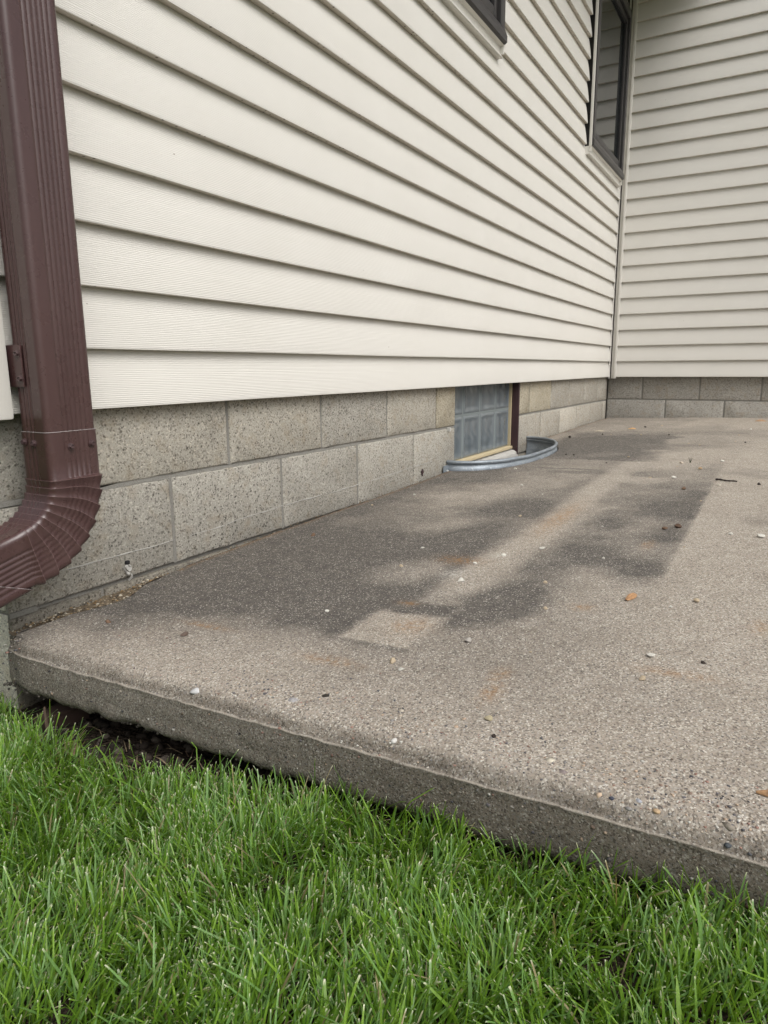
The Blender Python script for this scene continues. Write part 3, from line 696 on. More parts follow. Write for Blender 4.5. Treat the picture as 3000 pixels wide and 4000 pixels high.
WIN = [(1.78, 2.762), (4.272, 5.228)]       # window openings incl. trim
WZ0, WZ1 = 1.352, 2.50
SOF = 2.63
mb = MB()
mb.box((.40, .004, .02), (1.80, .12, SOF)); mb.box((2.745, .004, .02), (4.29, .12, SOF)); mb.box((5.21, .004, .02), (5.40, .12, SOF))
mb.box((1.80, .004, .02), (2.745, .12, 1.39)); mb.box((4.29, .004, .02), (5.21, .12, 1.39)); mb.box((1.80, .09, 1.39), (2.745, .12, SOF)); mb.box((4.29, .09, 1.39), (5.21, .12, SOF))
sa = hpart(mb.build('siding_wall', M['sheath']))
NA = 22
for k in range(NA):
    if (k+1)*CRS > 1.43 and k*CRS < WZ1-.02:
        for a, b in ((.428, WIN[0][0]), (WIN[0][1]+.004, WIN[1][0]), (WIN[1][1], 5.3145)): board(sa, 'A', a, b, k, 0, 0)
    else: board(sa, 'A', .428, 5.3145, k, 0, 0)
mb = MB(); mb.box((5.352, -4.3, .02), (5.47, .05, 3.3)); sb = hpart(mb.build('siding_wall', M['sheath']))
for k in range(28): board(sb, 'B', -.062, -4.28, k, 5.3497, 40)
mb = MB(); mb.box((.385, .02, .02), (.42, 3.6, SOF)); ss = hpart(mb.build('siding_wall', M['sheath']))
for k in range(NA): board(ss, 'B', 3.55, .03, k, .385, 80)
# corner posts
mb = MB()
mb.bbox((.338, -.050, -.008), (.4275, -.018, SOF), .006); mb.bbox((.338, -.040, -.008), (.372, .036, SOF), .006)
hpart(mb.build('outside_corner_post', NT('x').m if False else M['cream'], None, 40))
mb = MB()
mb.bbox((5.3165, -.0735, -.012), (5.3265, -.0570, SOF), .0015); mb.box((5.3362, -.0575, -.012), (5.3452, -.0340, SOF))          # flange seen as a thin upright strip
mb.box((5.326, -.071, -.012), (5.35, -.067, SOF)); mb.box((5.346, -.067, -.012), (5.3505, -.050, SOF)); mb.box((5.301, -.0235, -.012), (5.3455, -.0200, SOF))
hpart(mb.build('inside_corner_post', M['cream'], None, 40))
# soffit, fascia, gutter and roof edge over wall A
mb = MB(); mb.box((.0, -.50, SOF), (5.35, .14, SOF+.012)); hpart(mb.build('soffit', M['cream']))
mb = MB(); mb.box((.0, -.525, SOF-.02), (5.35, -.502, SOF+.16)); hpart(mb.build('fascia', M['bronze']))
mb = MB(); rings = []
for x in np.linspace(-.02, 5.34, 3): rings.append([(x, -.528, SOF+.14), (x, -.528, SOF+.03), (x, -.60, SOF+.03), (x, -.64, SOF+.09), (x, -.645, SOF+.15), (x, -.635, SOF+.15), (x, -.60, SOF+.04), (x, -.535, SOF+.04), (x, -.533, SOF+.14)])
mb.loft(rings); hpart(mb.build('gutter', M['down']))
mb = MB(); mb.add([(-.05, -.56, SOF+.17), (5.35, -.56, SOF+.17), (5.35, 3.6, SOF+2.0), (-.05, 3.6, SOF+2.0), (-.05, -.56, SOF+.2), (5.35, -.56, SOF+.2), (5.35, 3.6, SOF+2.03), (-.05, 3.6, SOF+2.03)], [(0, 3, 2, 1), (4, 5, 6, 7), (0, 1, 5, 4), (1, 2, 6, 5), (2, 3, 7, 6), (3, 0, 4, 7)])
hpart(mb.build('roof', M['roof']))

# --- upper windows: frame, sash, glass, cream channel
def window(x0, x1, z0, z1, label):
    root = hpart(empty('window', (x0, -.06, z0))); root.location = Vector((x0, 0, z0))-HOFF
    if label: root['label'] = label
    def part(name, mb, mat, sd=None):
        o = mb.build(name, mat, root, sd); o.location = (-x0, 0, -z0); return o
    mb = MB(); t = .052
    mb.bbox((x0, -.060, z0+.028), (x0+t, .03, z1), .004); mb.bbox((x1-t, -.060, z0+.028), (x1, .03, z1), .004); mb.bbox((x0+t-.002, -.060, z1-t), (x1-t+.002, .03, z1), .004)
    part('frame', mb, M['bronze'], 40)
    mb = MB(); rings = []
    for x in (x0-.006, x1+.006): rings.append([(x, .02, z0), (x, -.060, z0), (x, -.068, z0+.006), (x, -.068, z0+.030), (x, -.058, z0+.056), (x, -.040, z0+.068), (x, .02, z0+.068)])
    mb.loft(rings); part('sill', mb, M['bronze'])
    mb = MB(); a, b, c, d = x0+t+.004, x1-t-.004, z0+.072, z1-t-.004; s = .036
    mb.bbox((a, -.046, c), (a+s, .01, d), .004); mb.bbox((b-s, -.046, c), (b, .01, d), .004); mb.bbox((a+s, -.0455, c), (b-s, .01, c+s), .004); mb.bbox((a+s, -.0455, d-s), (b-s, .01, d), .004)
    part('sash', mb, M['bronze'], 40)
    mb = MB(); g = .007
    for (p, q) in (((a+s, -.036, c+s), (a+s+g, .0, d-s)), ((b-s-g, -.036, c+s), (b-s, .0, d-s)), ((a+s+g, -.036, c+s), (b-s-g, .0, c+s+g)), ((a+s+g, -.036, d-s-g), (b-s-g, .0, d-s))): mb.box(p, q)
    part('gasket', mb, M['black'])
    mb = MB(); mb.box((a+s+g, -.028, c+s+g), (b-s-g, -.022, d-s-g)); part('pane', mb, M['pane'])
    mb = MB(); e = .034
    rings = []
    for x in (x0-.020, x1+.016): rings.append([(x, .0, z0-.046), (x, -.040, z0-.046), (x, -.0455, z0-.043), (x, -.0455, z0-.040), (x, -.036, z0-.037), (x, -.040, z0-.006), (x, -.056, z0-.002), (x, .0, z0-.001)])
    mb.loft(rings); part('trim_channel', mb, M['cream'])
    for (xa, xb) in ((x0-.016, x0-.004), (x1+.003, x1+.013)):
        mb = MB(); mb.bbox((xa, -.054, z0-.034), (xb, -.038 if xa < x0 else 0, z1), .002)
        part('trim_channel', mb, M['cream'], 40)
window(1.815, 2.744, 1.398, 2.47, 'dark bronze window at the top edge above the middle of the siding')
window(4.305, 5.212, 1.398, 2.47, 'tall dark bronze window beside the inside corner')

# --- glass block basement window
gw = MB(); gw.box((2.40, .135, -.37), (3.25, .15, .08))
for x in [3.222-.205*i for i in range(0, 5)]: gw.box((x-.006, .0445, -.332), (x+.006, .12, .07))
for z in (-.135, .066): gw.box((2.405, .0443, z-.006), (3.222, .12, z+.006))
gwin = hpart(gw.build('glass_block_window', mat_plain('grey_window_grout', (.20, .225, .225), .8, .2, .3, 200, .1)))
gwin['label'] = 'glass block basement window under the siding beside the steel well'
def gblock():
    N = 22; W = .1925; H = .189; V = []; F = []; pa = []
    for i in range(N+1):
        for j in range(N+1):
            u, v = i/N, j/N; e = min(u, 1-u, v, 1-v)*W
            y = 0.004*(1-min(1, e/.004))**2
            inn = 1 if e > .016 else 0
            dep = .0035*float(smooth(.012, .022, e))
            dep -= .0013*float(smooth(.02, .04, e))*math.sin(u*9+2.4*math.sin(v*6+u*5)+1.3*math.sin(v*13))
            V.append((u*W, y+dep, v*H)); pa.append(float(smooth(.012, .02, e)))
    for i in range(N):
        for j in range(N): a = i*(N+1)+j; F.append((a, a+N+1, a+N+2, a+1))
    n = len(V)
    for (x, z) in ((0, 0), (W, 0), (W, H), (0, H)): V.append((x, .07, z)); pa.append(0)
    F.append((n+3, n+2, n+1, n))
    for a, b, c, d in ((0, N*(N+1), n+1, n), (N*(N+1), N*(N+1)+N, n+2, n+1), (N*(N+1)+N, N, n+3, n+2), (N, 0, n, n+3)): F.append((a, b, c, d))
    me = bpy.data.meshes.new('glass_block'); me.from_pydata(V, [], F); me.update()
    bm = bmesh.new(); bm.from_mesh(me); bmesh.ops.recalc_face_normals(bm, faces=bm.faces); bm.to_mesh(me); bm.free()
    fattr(me, 'pane', pa); me.polygons.foreach_set('use_smooth', [True]*len(me.polygons)); me.set_sharp_from_angle(angle=math.radians(50)); me.materials.append(M['gblock']); return me
gm = gblock()
for r in range(2):
    for c in range(4):
        o = bpy.data.objects.new('glass_block', gm); COL.objects.link(o); o.parent = gwin; o.location = (3.222-.205*(c+1)+.0063, .0405, (-.330, -.129)[r])
mb = MB(); mb.bbox((2.41, .018, -.347), (3.224, .06, -.3325), .002); mb.bbox((3.2200, .030, -.3325), (3.2285, .06, .07), .002); mb.build('putty_bead', M['putty'], gwin, 40)
mb = MB(); mb.bbox((3.2290, -.006, -.385), (3.2480, .13, .03), .002); mb.build('jamb', M['jamb'], gwin, 40)
mb = MB(); n = 40; rings = []
for i in range(n+1):
    x = 2.40+.84*i/n; e = .020*noise.noise((x*11, 3, 1)); q_ = .006*noise.noise((x*40, 1, 7))
    rings.append([(x, .14, -.348), (x, .05, -.350), (x, .012, -.356+q_), (x, -.014+e, -.366+q_*2), (x, -.02+e, -.40), (x, .0, -.46)])
mb.loft(rings, False, False); mb.build('sill', M['chalk'], gwin)

# ------------------------------------------------------------------ downspout
ds = tag(empty('downspout', (.487, -.082, -.40)), 'dark brown ribbed metal downspout with crimped elbow at the house corner', 'downspout')
DX0, DX1, DY0, DY1 = .437, .537, -.120, -.044
DC = Vector(((DX0+DX1)/2, (DY0+DY1)/2, 0))
def dprofile(grow=0.0, flute=.0017):
    """closed outline (a along x, b along y) of the fluted rectangular pipe"""
    hw, hd, r = .050+grow, .038+grow, .011; pts = []
    def edge(p0, p1, nrm, nf, m0, m1):
        L = math.dist(p0, p1); N = 44
        for i in range(N):
            t = i/N; s = t*L; d = 0
            if m0 < s < L-m1:
                ph = (s-m0)/(L-m0-m1)*nf*2*math.pi; d = -flute*(.5-.5*math.cos(ph))**1.3
            pts.append((p0[0]+(p1[0]-p0[0])*t+nrm[0]*d, p0[1]+(p1[1]-p0[1])*t+nrm[1]*d))
    def arc(cx, cy, a0):
        for i in range(6): a = a0+math.pi/2*i/6; pts.append((cx+r*math.cos(a), cy+r*math.sin(a)))
    edge((-hw+r, -hd), (hw-r, -hd), (0, -1), 6, .018, .004); arc(hw-r, -hd+r, -math.pi/2)
    edge((hw, -hd+r), (hw, hd-r), (1, 0), 4, .006, .006); arc(hw-r, hd-r, 0)
    edge((hw-r, hd), (-hw+r, hd), (0, 1), 6, .006, .006); arc(-hw+r, hd-r, math.pi/2)
    edge((-hw, hd-r), (-hw, -hd+r), (-1, 0), 3, .004, .020); arc(-hw+r, -hd+r, math.pi)
    return pts
def dsbuild(name, rings, mat=M['down'], parent=ds, sd=38, cap=False):
    mb = MB(); mb.loft(rings, True, cap); o = mb.build(name, mat, parent, sd)
    if parent is ds: o.location = -Vector(ds.location)
    return o
P0 = dprofile()
pipe = dsbuild('pipe', [[(DC.x+a, DC.y+b, z) for a, b in P0] for z in (-.06, .3, .8, 1.6, SOF-.002)])
ZE = -.112; BC = .358; RC = DC.x-BC; ANG = math.radians(76); NSEG = 8
P1 = dprofile(.0016); PB = dprofile(.0016, .0008)
rings = []
for z in (-.0290, -.0295, -.05, -.08, -.1095): rings.append([(DC.x+a, DC.y+b, z) for a, b in P1])
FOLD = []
for sgm in range(NSEG+1):
    for u in ((0.0, .05, .14, .4, .7, .94) if sgm < NSEG else (0.0, .05)):
        th = ANG*min(1, (sgm+u)/NSEG); saw = (-.05 if u == 0 else 1.25-1.3*u)
        r = []
        for a, b in PB:
            t = (a+.05)/.1; t = min(1, max(0, t))
            amp = .0038+.0034*t
            bs = 1 if abs(b) > .03 else abs(b)/.03
            # fold line bends: lags on the face near the inside of the bend
            thl = th-.05*math.sin(math.pi*t)*(1 if 0 < sgm < NSEG else 0)
            ra = RC+a+(amp*.28*(saw-.3) if a > .042 else 0)-(amp*.5*(saw-.3) if a < -.042 else 0)
            bb = b+math.copysign(amp*.85*(saw-.3)*bs, b)
            r.append((BC+ra*math.cos(thl), DC.y+bb, ZE-ra*math.sin(thl)))
        rings.append(r)
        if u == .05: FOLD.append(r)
tdir = Vector((-math.sin(ANG), 0, -math.cos(ANG))); er = Vector((math.cos(ANG), 0, -math.sin(ANG))); ec = Vector((BC, DC.y, ZE))+er*RC
for s in (.012, .05, .10):
    rings.append([tuple(ec+er*a+Vector((0, b, 0))+tdir*s) for a, b in P0])
elbow = dsbuild('elbow', rings)
# edge highlights of the crimps, painted as thin pale ribbons
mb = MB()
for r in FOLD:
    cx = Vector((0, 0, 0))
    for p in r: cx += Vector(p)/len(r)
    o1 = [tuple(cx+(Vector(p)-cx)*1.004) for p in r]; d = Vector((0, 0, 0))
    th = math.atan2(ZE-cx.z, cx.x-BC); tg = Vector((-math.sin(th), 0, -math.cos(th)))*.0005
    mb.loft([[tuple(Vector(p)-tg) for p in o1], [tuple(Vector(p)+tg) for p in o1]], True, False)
o = mb.build('fold_glint', M['fold'], ds, 60); o.location = -Vector(ds.location)
P2 = dprofile(.0032); rings = []
for s in (0, .004, .30, .62):
    rings.append([tuple(ec+er*a+Vector((0, b, 0))+tdir*(.022+(s+(.05-a)*1.45 if s < .1 else s))) for a, b in P2])
ext = dsbuild('extension_pipe', rings)
# bare cut edges
P3 = dprofile(.0022)
dsbuild('seam_edge', [[(DC.x+a, DC.y+b, z) for a, b in P3] for z in (-.0283, -.0292)], M['lightedge'])
P4 = dprofile(.0036)
dsbuild('cut_edge', [[tuple(ec+er*a+Vector((0, b, 0))+tdir*(.022+s+(.05-a)*1.45)) for a, b in P4] for s in (-.0002, .0008)], M['lightedge'])
def screw(parent, p, nrm, off):
    mb = MB(); nrm = Vector(nrm).normalized(); q_ = nrm.to_track_quat('Z', 'Y'); rings = []
    for (h, r, k) in ((0, .0062, 20), (.0012, .0062, 20), (.0014, .0046, 6), (.0050, .0045, 6), (.0054, .0032, 6), (.0040, .0027, 6)):
        rings.append([tuple(Vector(p)+q_@Vector((r*math.cos(2*math.pi*i/24), r*math.sin(2*math.pi*i/24), h)) if k == 20 else Vector(p)+q_@Vector((r*math.cos(2*math.pi*round(i/4)/6), r*math.sin(2*math.pi*round(i/4)/6), h))) for i in range(24)])
    mb.loft(rings); o = mb.build('screw', M['steel'], parent); o.location = off; return o
OFF = -Vector(ds.location)
for p, nn in (((DX0-.0022, -.058, -.047), (-1, -.1, .1)), ((DX0-.0015, -.083, -.0485), (-1, -.2, .1)), ((.478, DY0-.0018, -.056), (.1, -1, .1)), ((.521, DY0-.0018, -.054), (.1, -1, 0))): screw(ds, p, nn, OFF)
# strap plate on the side
mb = MB(); mb.bbox((.4325, -.0775, .048), (.4352, -.020, .118), .0008); mb.bbox((.4150, -.0300, .048), (.4352, -.0275, .118), .0008)
st_ = mb.build('strap', M['down'], ds, 40); st_.location = OFF
for p in ((.4322, -.070, .104), (.4322, -.072, .062)): screw(ds, p, (-1, -.15, 0), OFF)

# ------------------------------------------------------------------ window well
well = tag(empty('window_well', (WCX, -.14, -.60)), 'curved galvanised steel window well rim set in the patio', 'window well')
wp = [(.000, -.62), (.000, -.42), (.000, -.372), (.003, -.362), (.006, -.350), (.0075, -.340), (.0065, -.330), (.003, -.322), (-.001, -.3185), (-.0025, -.316), (-.0015, -.313), (.0035, -.3105), (.0068, -.306), (.0068, -.301), (.0035, -.2965), (-.001, -.2955), (-.0045, -.2985), (-.005, -.304), (-.002, -.309)]
mb = MB(); rings = []
for i in range(73):
    t = math.pi*i/72; r = []
    wob = .0025*noise.noise((t*5, 2, 1))
    tl = .006*math.cos(t)
    for (o, z) in wp:
        x, y = wellpt(t, 1, o+wob); r.append((x, y-.002, z+tl*0+.0015*noise.noise((t*4, 7, 3))+.005*math.cos(t)-.005))
    rings.append(r)
mb.loft(rings, False, False)
inner = [[(p[0]+(WCX-p[0])*.006, p[1]*.992, p[2]) for p in r] for r in rings]
mb.loft(inner, False, False)
o = mb.build('curved_rim', M['galv'], well, 60); o.location = -Vector(well.location)
for sx in (-1, 1):
    mb = MB(); xe = WCX+sx*WA; mb.bbox((xe-.002, -.010, -.62), (xe+sx*.050, -.006, -.325), .001)
    o = mb.build('flange', M['galv'], well); o.location = -Vector(well.location)
mb = MB(); mb.bbox((2.318, -.016, -.356), (2.330, -.006, -.344), .003); o = mb.build('bolt', M['bolt'], well); o.location = -Vector(well.location)
n = 500; a = RNG.uniform(0, math.pi, n); k = np.sqrt(RNG.random(n))*.96
P = np.array([(*wellpt(t, kk), -.615+RNG.uniform(0, .012)) for t, kk in zip(a, k)])
o = cloud('well_gravel', P, RNG.uniform(.008, .02, n), PAL[RNG.integers(0, len(PAL), n)]*.8, M['agg'], None, .7); tag(o, 'gravel in the bottom of the window well', kind='stuff')

# ------------------------------------------------------------------ loose stones, chips, twig, leaves on the patio
def rock_mesh(seed, sub=2, flat=.6):
    v, f = ico(sub); me = bpy.data.meshes.new('stone'); r = random.Random(seed); pl = [(Vector((r.uniform(-1, 1), r.uniform(-1, 1), r.uniform(-1, 1))).normalized(), r.uniform(.55, .85)) for _ in range(7)]
    out = []
    for p in v:
        q_ = Vector(p)
        for nrm, d in pl:
            e = q_.dot(nrm)-d
            if e > 0: q_ -= nrm*e
        q_ *= 1+.08*noise.noise(Vector(p)*2+Vector((seed, 0, 0))); out.append((q_.x, q_.y*.8, q_.z*flat))
    me.from_pydata(out, [], f.tolist()); me.update(); me.materials.append(M['stone']); me.polygons.foreach_set('use_smooth', [True]*len(me.polygons)); me.set_sharp_from_angle(angle=math.radians(25))
    return me
RM = [rock_mesh(s, 2, fl) for s, fl in ((1, .55), (5, .75), (9, .45), (14, .65))]
WHT = (.66, .64, .58); TAN = (.50, .41, .29); DRK = (.045, .035, .03); BRN = (.16, .10, .065)
def stone(x, v, r, col, label, group=None, k=0, name='stone', cat='stone'):
    o = bpy.data.objects.new(name, RM[k % 4]); COL.objects.link(o); z = float(zslab(x, -v))
    o.location = (x, -v, z+r*.28); o.scale = (r, r, r); o.rotation_euler = (random.uniform(-.2, .2), random.uniform(-.2, .2), random.uniform(0, 6.28)); o.color = (*col, 1)
    tag(o, label, cat, group); return o
G1 = 'loose stones lying on the patio'
stone(.958, .663, .0082, WHT, 'whitish angular stone beside the scuffed patch on the pale strip', G1, 1)
stone(1.171, .679, .0075, WHT, 'flat pale stone in the middle of the pale strip, left of the next white one', G1, 0)
stone(1.258, .743, .0085, WHT, 'white stone at the right border of the pale strip', G1, 2)
stone(1.087, .643, .0065, WHT, 'small white stone at the left border of the pale strip above the scuffed patch', G1, 0)
stone(1.162, .473, .006, WHT, 'small white stone alone in the dark stain left of the pale strip', G1, 2)
stone(1.008, .498, .0055, TAN, 'small tan stone in the brownish patch of the dark stain', G1, 1)
stone(1.012, .825, .006, TAN, 'small cream stone on the dark stain right of the pale strip', G1, 3)
stone(.704, .504, .0055, WHT, 'white chip left of the pale square', G1, 2)
stone(.680, .797, .0062, (.5, .47, .43), 'grey white cube-like stone just below and right of the pale square', G1, 1)
stone(.560, .723, .0068, TAN, 'squarish tan stone below the pale square', G1, 1)
stone(.541, .748, .0050, WHT, 'small white stone next to the squarish tan one', G1, 2)
stone(1.172, .139, .0085, BRN, 'brown pebble near the foundation on the dark stain', G1, 1)
stone(2.081, .417, .007, WHT, 'white chip in front of the steel window well', G1, 2)
stone(2.458, .262, .008, WHT, 'white stone touching the front of the steel window well', G1, 0)
stone(1.559, .974, .0085, BRN, 'smaller of two dark brown clods near the straight stain edge', G1, 0)
stone(1.590, 1.000, .0105, (.10, .06, .04), 'larger of two dark brown clods near the straight stain edge', G1, 3)
stone(2.161, .948, .009, BRN, 'brown pebble left of the twig', G1, 1)
stone(2.257, 1.048, .009, (.55, .5, .42), 'pale stone just in front of the twig', G1, 0)
stone(2.317, 1.166, .007, DRK, 'small black pebble right of the twig', G1, 1)
stone(1.011, 1.103, .0065, TAN, 'tan stone right of the orange dry husk', G1, 3)
stone(.736, 1.069, .0072, WHT, 'white stone in the open grey area below the orange husk', G1, 2)
stone(.652, 1.070, .0055, TAN, 'tan stone beside the thin rust streak', G1, 1)
stone(.739, 1.140, .004, DRK, 'tiny black crumb above the rust streak', G1, 1)
stone(1.547, 1.192, .012, WHT, 'flat white flake at the right edge of the picture', G1, 2)
stone(.461, .917, .0058, (.48, .42, .28), 'yellowish stone near the slab nose', G1, 1)
stone(.425, .938, .0040, DRK, 'round dark pebble below the yellowish stone', G1, 3)
stone(2.771, .871, .010, (.55, .47, .38), 'pinkish stone by the control joint', G1, 0)
stone(2.860, 1.016, .010, WHT, 'white stone on the far side of the control joint', G1, 2)
stone(2.387, .890, .011, WHT, 'flat white flake between the control joint and the twig', G1, 2)
stone(2.631, .954, .010, (.46, .33, .2), 'orange tan stone just in front of the control joint', G1, 0)
stone(3.747, .148, .012, DRK, 'black clod behind the far end of the window well', G1, 1)
stone(.497, .154, .0058, BRN, 'round brown pebble near the slab corner', G1, 1)
stone(.509, .336, .0080, (.15, .11, .09), 'dark brown crumb on the slab near its front edge', G1, 0)
rs = np.random.default_rng(5)
for i in range(34):
    x = float(rs.uniform(.6, 4.8)); v = float(rs.uniform(.06, 1.25))
    if abs(x-WCX) < .6 and v < .32: continue
    dark = i % 4 == 3
    stone(x, v, float(rs.uniform(.0022, .0042))*(1+.25*x), DRK if dark else WHT if i % 2 else TAN, 'tiny dark crumb scattered on the concrete' if dark else 'tiny pale stone chip scattered on the concrete', 'tiny dark crumbs' if dark else 'tiny pale stone chips', i, 'stone_chip', 'stone chip')
# twig
mb = MB(); A = np.array([2.362, -1.029]); B = np.array([2.333, -1.098]); rings = []
for i in range(15):
    t = i/14; p = A+(B-A)*t*1.0; z = float(zslab(p[0], p[1]))+.0045+.001*math.sin(t*9); r = .0036*(1-.35*t)*(1+.2*math.sin(i*2.3)); bend = .004*math.sin(t*3.1+.4)
    rings.append([(p[0]+bend+r*math.cos(a), p[1]+0.3*r*math.cos(a), z+r*math.sin(a)) for a in np.linspace(0, 2*math.pi, 8)[:-1]])
mb.loft(rings); o = mb.build('twig', M['wood']); o.color = (.030, .022, .020, 1); tag(o, 'short black twig lying on the pale concrete at the right', 'twig')
def husk(p, rot, L, W, H, col, label, name='dry_leaf', cat='leaf', z=None, mat='wood'):
    mb = MB(); rings = []
    for i in range(13):
        t = i/12; w = W*math.sin(math.pi*(.06+.9*t))**.7; h = H*math.sin(math.pi*(.05+.9*t))
        ring = []
        for j in range(7):
            u = j/6*2-1; ring.append(((t-.5)*L, u*w, h*(1-u*u)**.5*(1 if j % 2 else .72)+.0012))
        rings.append(ring)
    mb.loft(rings, False, False); mb.loft([[(a, b*.97, c-.0009) for a, b, c in r] for r in rings], False, False)
    o = mb.build(name, M[mat], None, 50); o.location = (p[0], p[1], (float(zslab(p[0], p[1])) if z is None else z)); o.rotation_euler = (0, 0, rot); o.color = (*col, 1)
    tag(o, label, cat); return o
husk((.985, -.995), -.25, .042, .0065, .008, (.42, .24, .12), 'curled orange brown dry husk on the open concrete')
husk((.437, -1.232), math.pi/2+.1, .030, .004, .005, (.42, .25, .13), 'orange wood sliver at the right edge of the slab nose', 'wood_sliver', 'wood sliver')
husk((4.34, -.392), -1.1, .05, .008, .008, (.55, .34, .16), 'tan wood sliver on the far concrete behind the well', 'wood_sliver', 'wood sliver')
husk((5.0, -1.1), -1.3, .07, .012, .012, (.42, .27, .16), 'brown dry leaf by the foot of the back wall', 'dry_leaf', 'leaf')
husk((4.166, -.226), -1.3, .06, .008, .006, (.52, .46, .36), 'pale flake on the concrete between well and back corner', 'stone_flake', 'stone flake')
# weed sprig in the control joint
mb = MB()
for i in range(5):
    a = i*1.3; b = Vector((2.805, -.899, float(zslab(2.805, -.899))-.004)); tip = b+Vector((.008*math.cos(a), .010*math.sin(a), .026+.006*(i % 2)))
    mb.add([tuple(b+Vector((-.0012, .0, 0))), tuple(b+Vector((.0012, .001, 0))), tuple(tip)], [(0, 1, 2)])
    mb.add([tuple(b+Vector((0, -.0012, 0))), tuple(b+Vector((0, .0012, 0))), tuple(tip)], [(0, 1, 2)])
o = mb.build('weed_sprig', M['wood']); o.color = (.03, .04, .015, 1); tag(o, 'tiny dark weed sprig growing from the control joint', 'weed')

# ------------------------------------------------------------------ hollow under the slab
def under():
    o = bpy.data.objects.new('stone', rock_mesh(33, 3, .62)); COL.objects.link(o); o.location = (.405, -.125, -.536); o.scale = (.046, .062, .050); o.rotation_euler = (.05, -.1, .5); o.color = (.060, .036, .031, 1)
    tag(o, 'reddish brown stone in the dark hollow under the slab corner', 'stone')
    n = 420; y = -RNG.uniform(.03, .75, n); x = RNG.uniform(.25, .52, n); s = RNG.uniform(.003, .011, n)
    z = zground(x, y)+s*.25; c = np.array([(.035, .027, .022), (.055, .043, .034), (.028, .022, .018), (.085, .07, .058)])[RNG.integers(0, 4, n)]
    o = cloud('soil_clods', np.stack([x, y, z], -1), s, c, M['bits'], None, .8, .3); tag(o, 'dark soil crumbs in the hollow below the slab edge', kind='stuff')
    for i, (x, y, s, lab) in enumerate(((.345, -.545, .013, 'small grey stone half in the soil below the slab edge'), (.335, -.66, .010, 'grey brown pebble at the grass edge under the slab'))):
        o = bpy.data.objects.new('stone', RM[i]); COL.objects.link(o); o.location = (x, y, float(zground(x, y))+s*.4); o.scale = (s, s, s); o.color = (.13, .115, .10, 1); tag(o, lab, 'stone')
    # straw and root bits as one mass
    V = []; F = []; cols = []
    for i in range(90):
        y = -RNG.uniform(.02, .8); x = RNG.uniform(.25, .40); a = RNG.uniform(-1.2, 1.2)+math.pi/2; L = RNG.uniform(.015, .06); w = RNG.uniform(.0005, .0012); z = float(zground(x, y))+RNG.uniform(.003, .014)
        d = np.array([math.cos(a), math.sin(a), RNG.uniform(-.2, .25)])*L; nn = np.array([-math.sin(a), math.cos(a), 0])*w; b = np.array([x, y, z]); o = len(V)
        V += [tuple(b-nn), tuple(b+nn), tuple(b+d*.55+nn+[0, 0, .004]), tuple(b+d*.55-nn+[0, 0, .004]), tuple(b+d)]; F += [(o, o+1, o+2, o+3), (o+3, o+2, o+4)]
        cols += [[.20, .155, .10, 1] if RNG.random() < .6 else [.09, .06, .04, 1]]*5
    me = bpy.data.meshes.new('straw_litter'); me.from_pydata(V, [], F); me.update(); ca = me.color_attributes.new('col', 'FLOAT_COLOR', 'POINT'); ca.data.foreach_set('color', np.array(cols, dtype=np.float32).ravel())
    o = link('straw_litter', me, M['bits']); tag(o, 'thin dry straw and roots on the soil under the slab', kind='stuff')
    husk((.325, -.262), .9, .042, .011, .006, (.20, .145, .085), 'tan dead leaf on the soil just below the slab edge', 'dead_leaf', 'leaf', float(zground(.325, -.262))+.004)
    husk((.318, -.175), .3, .034, .009, .007, (.17, .13, .085), 'curled dead leaf at the grass edge in front of the reddish stone', 'dead_leaf', 'leaf', float(zground(.318, -.175))+.004)
    # broken root standing in front of the stone
    mb = MB(); rings = []
    for i in range(9):
        t = i/8; r = .0045*(1-.5*t); rings.append([(.345+.012*t+r*math.cos(a), -.172+.022*t, -.545+.052*t+r*math.sin(a)) for a in np.linspace(0, 6.283, 7)[:-1]])
    mb.loft(rings); o = mb.build('root_stub', M['wood']); o.color = (.10, .07, .05, 1); tag(o, 'short broken root leaning on the reddish stone', 'root')
under()

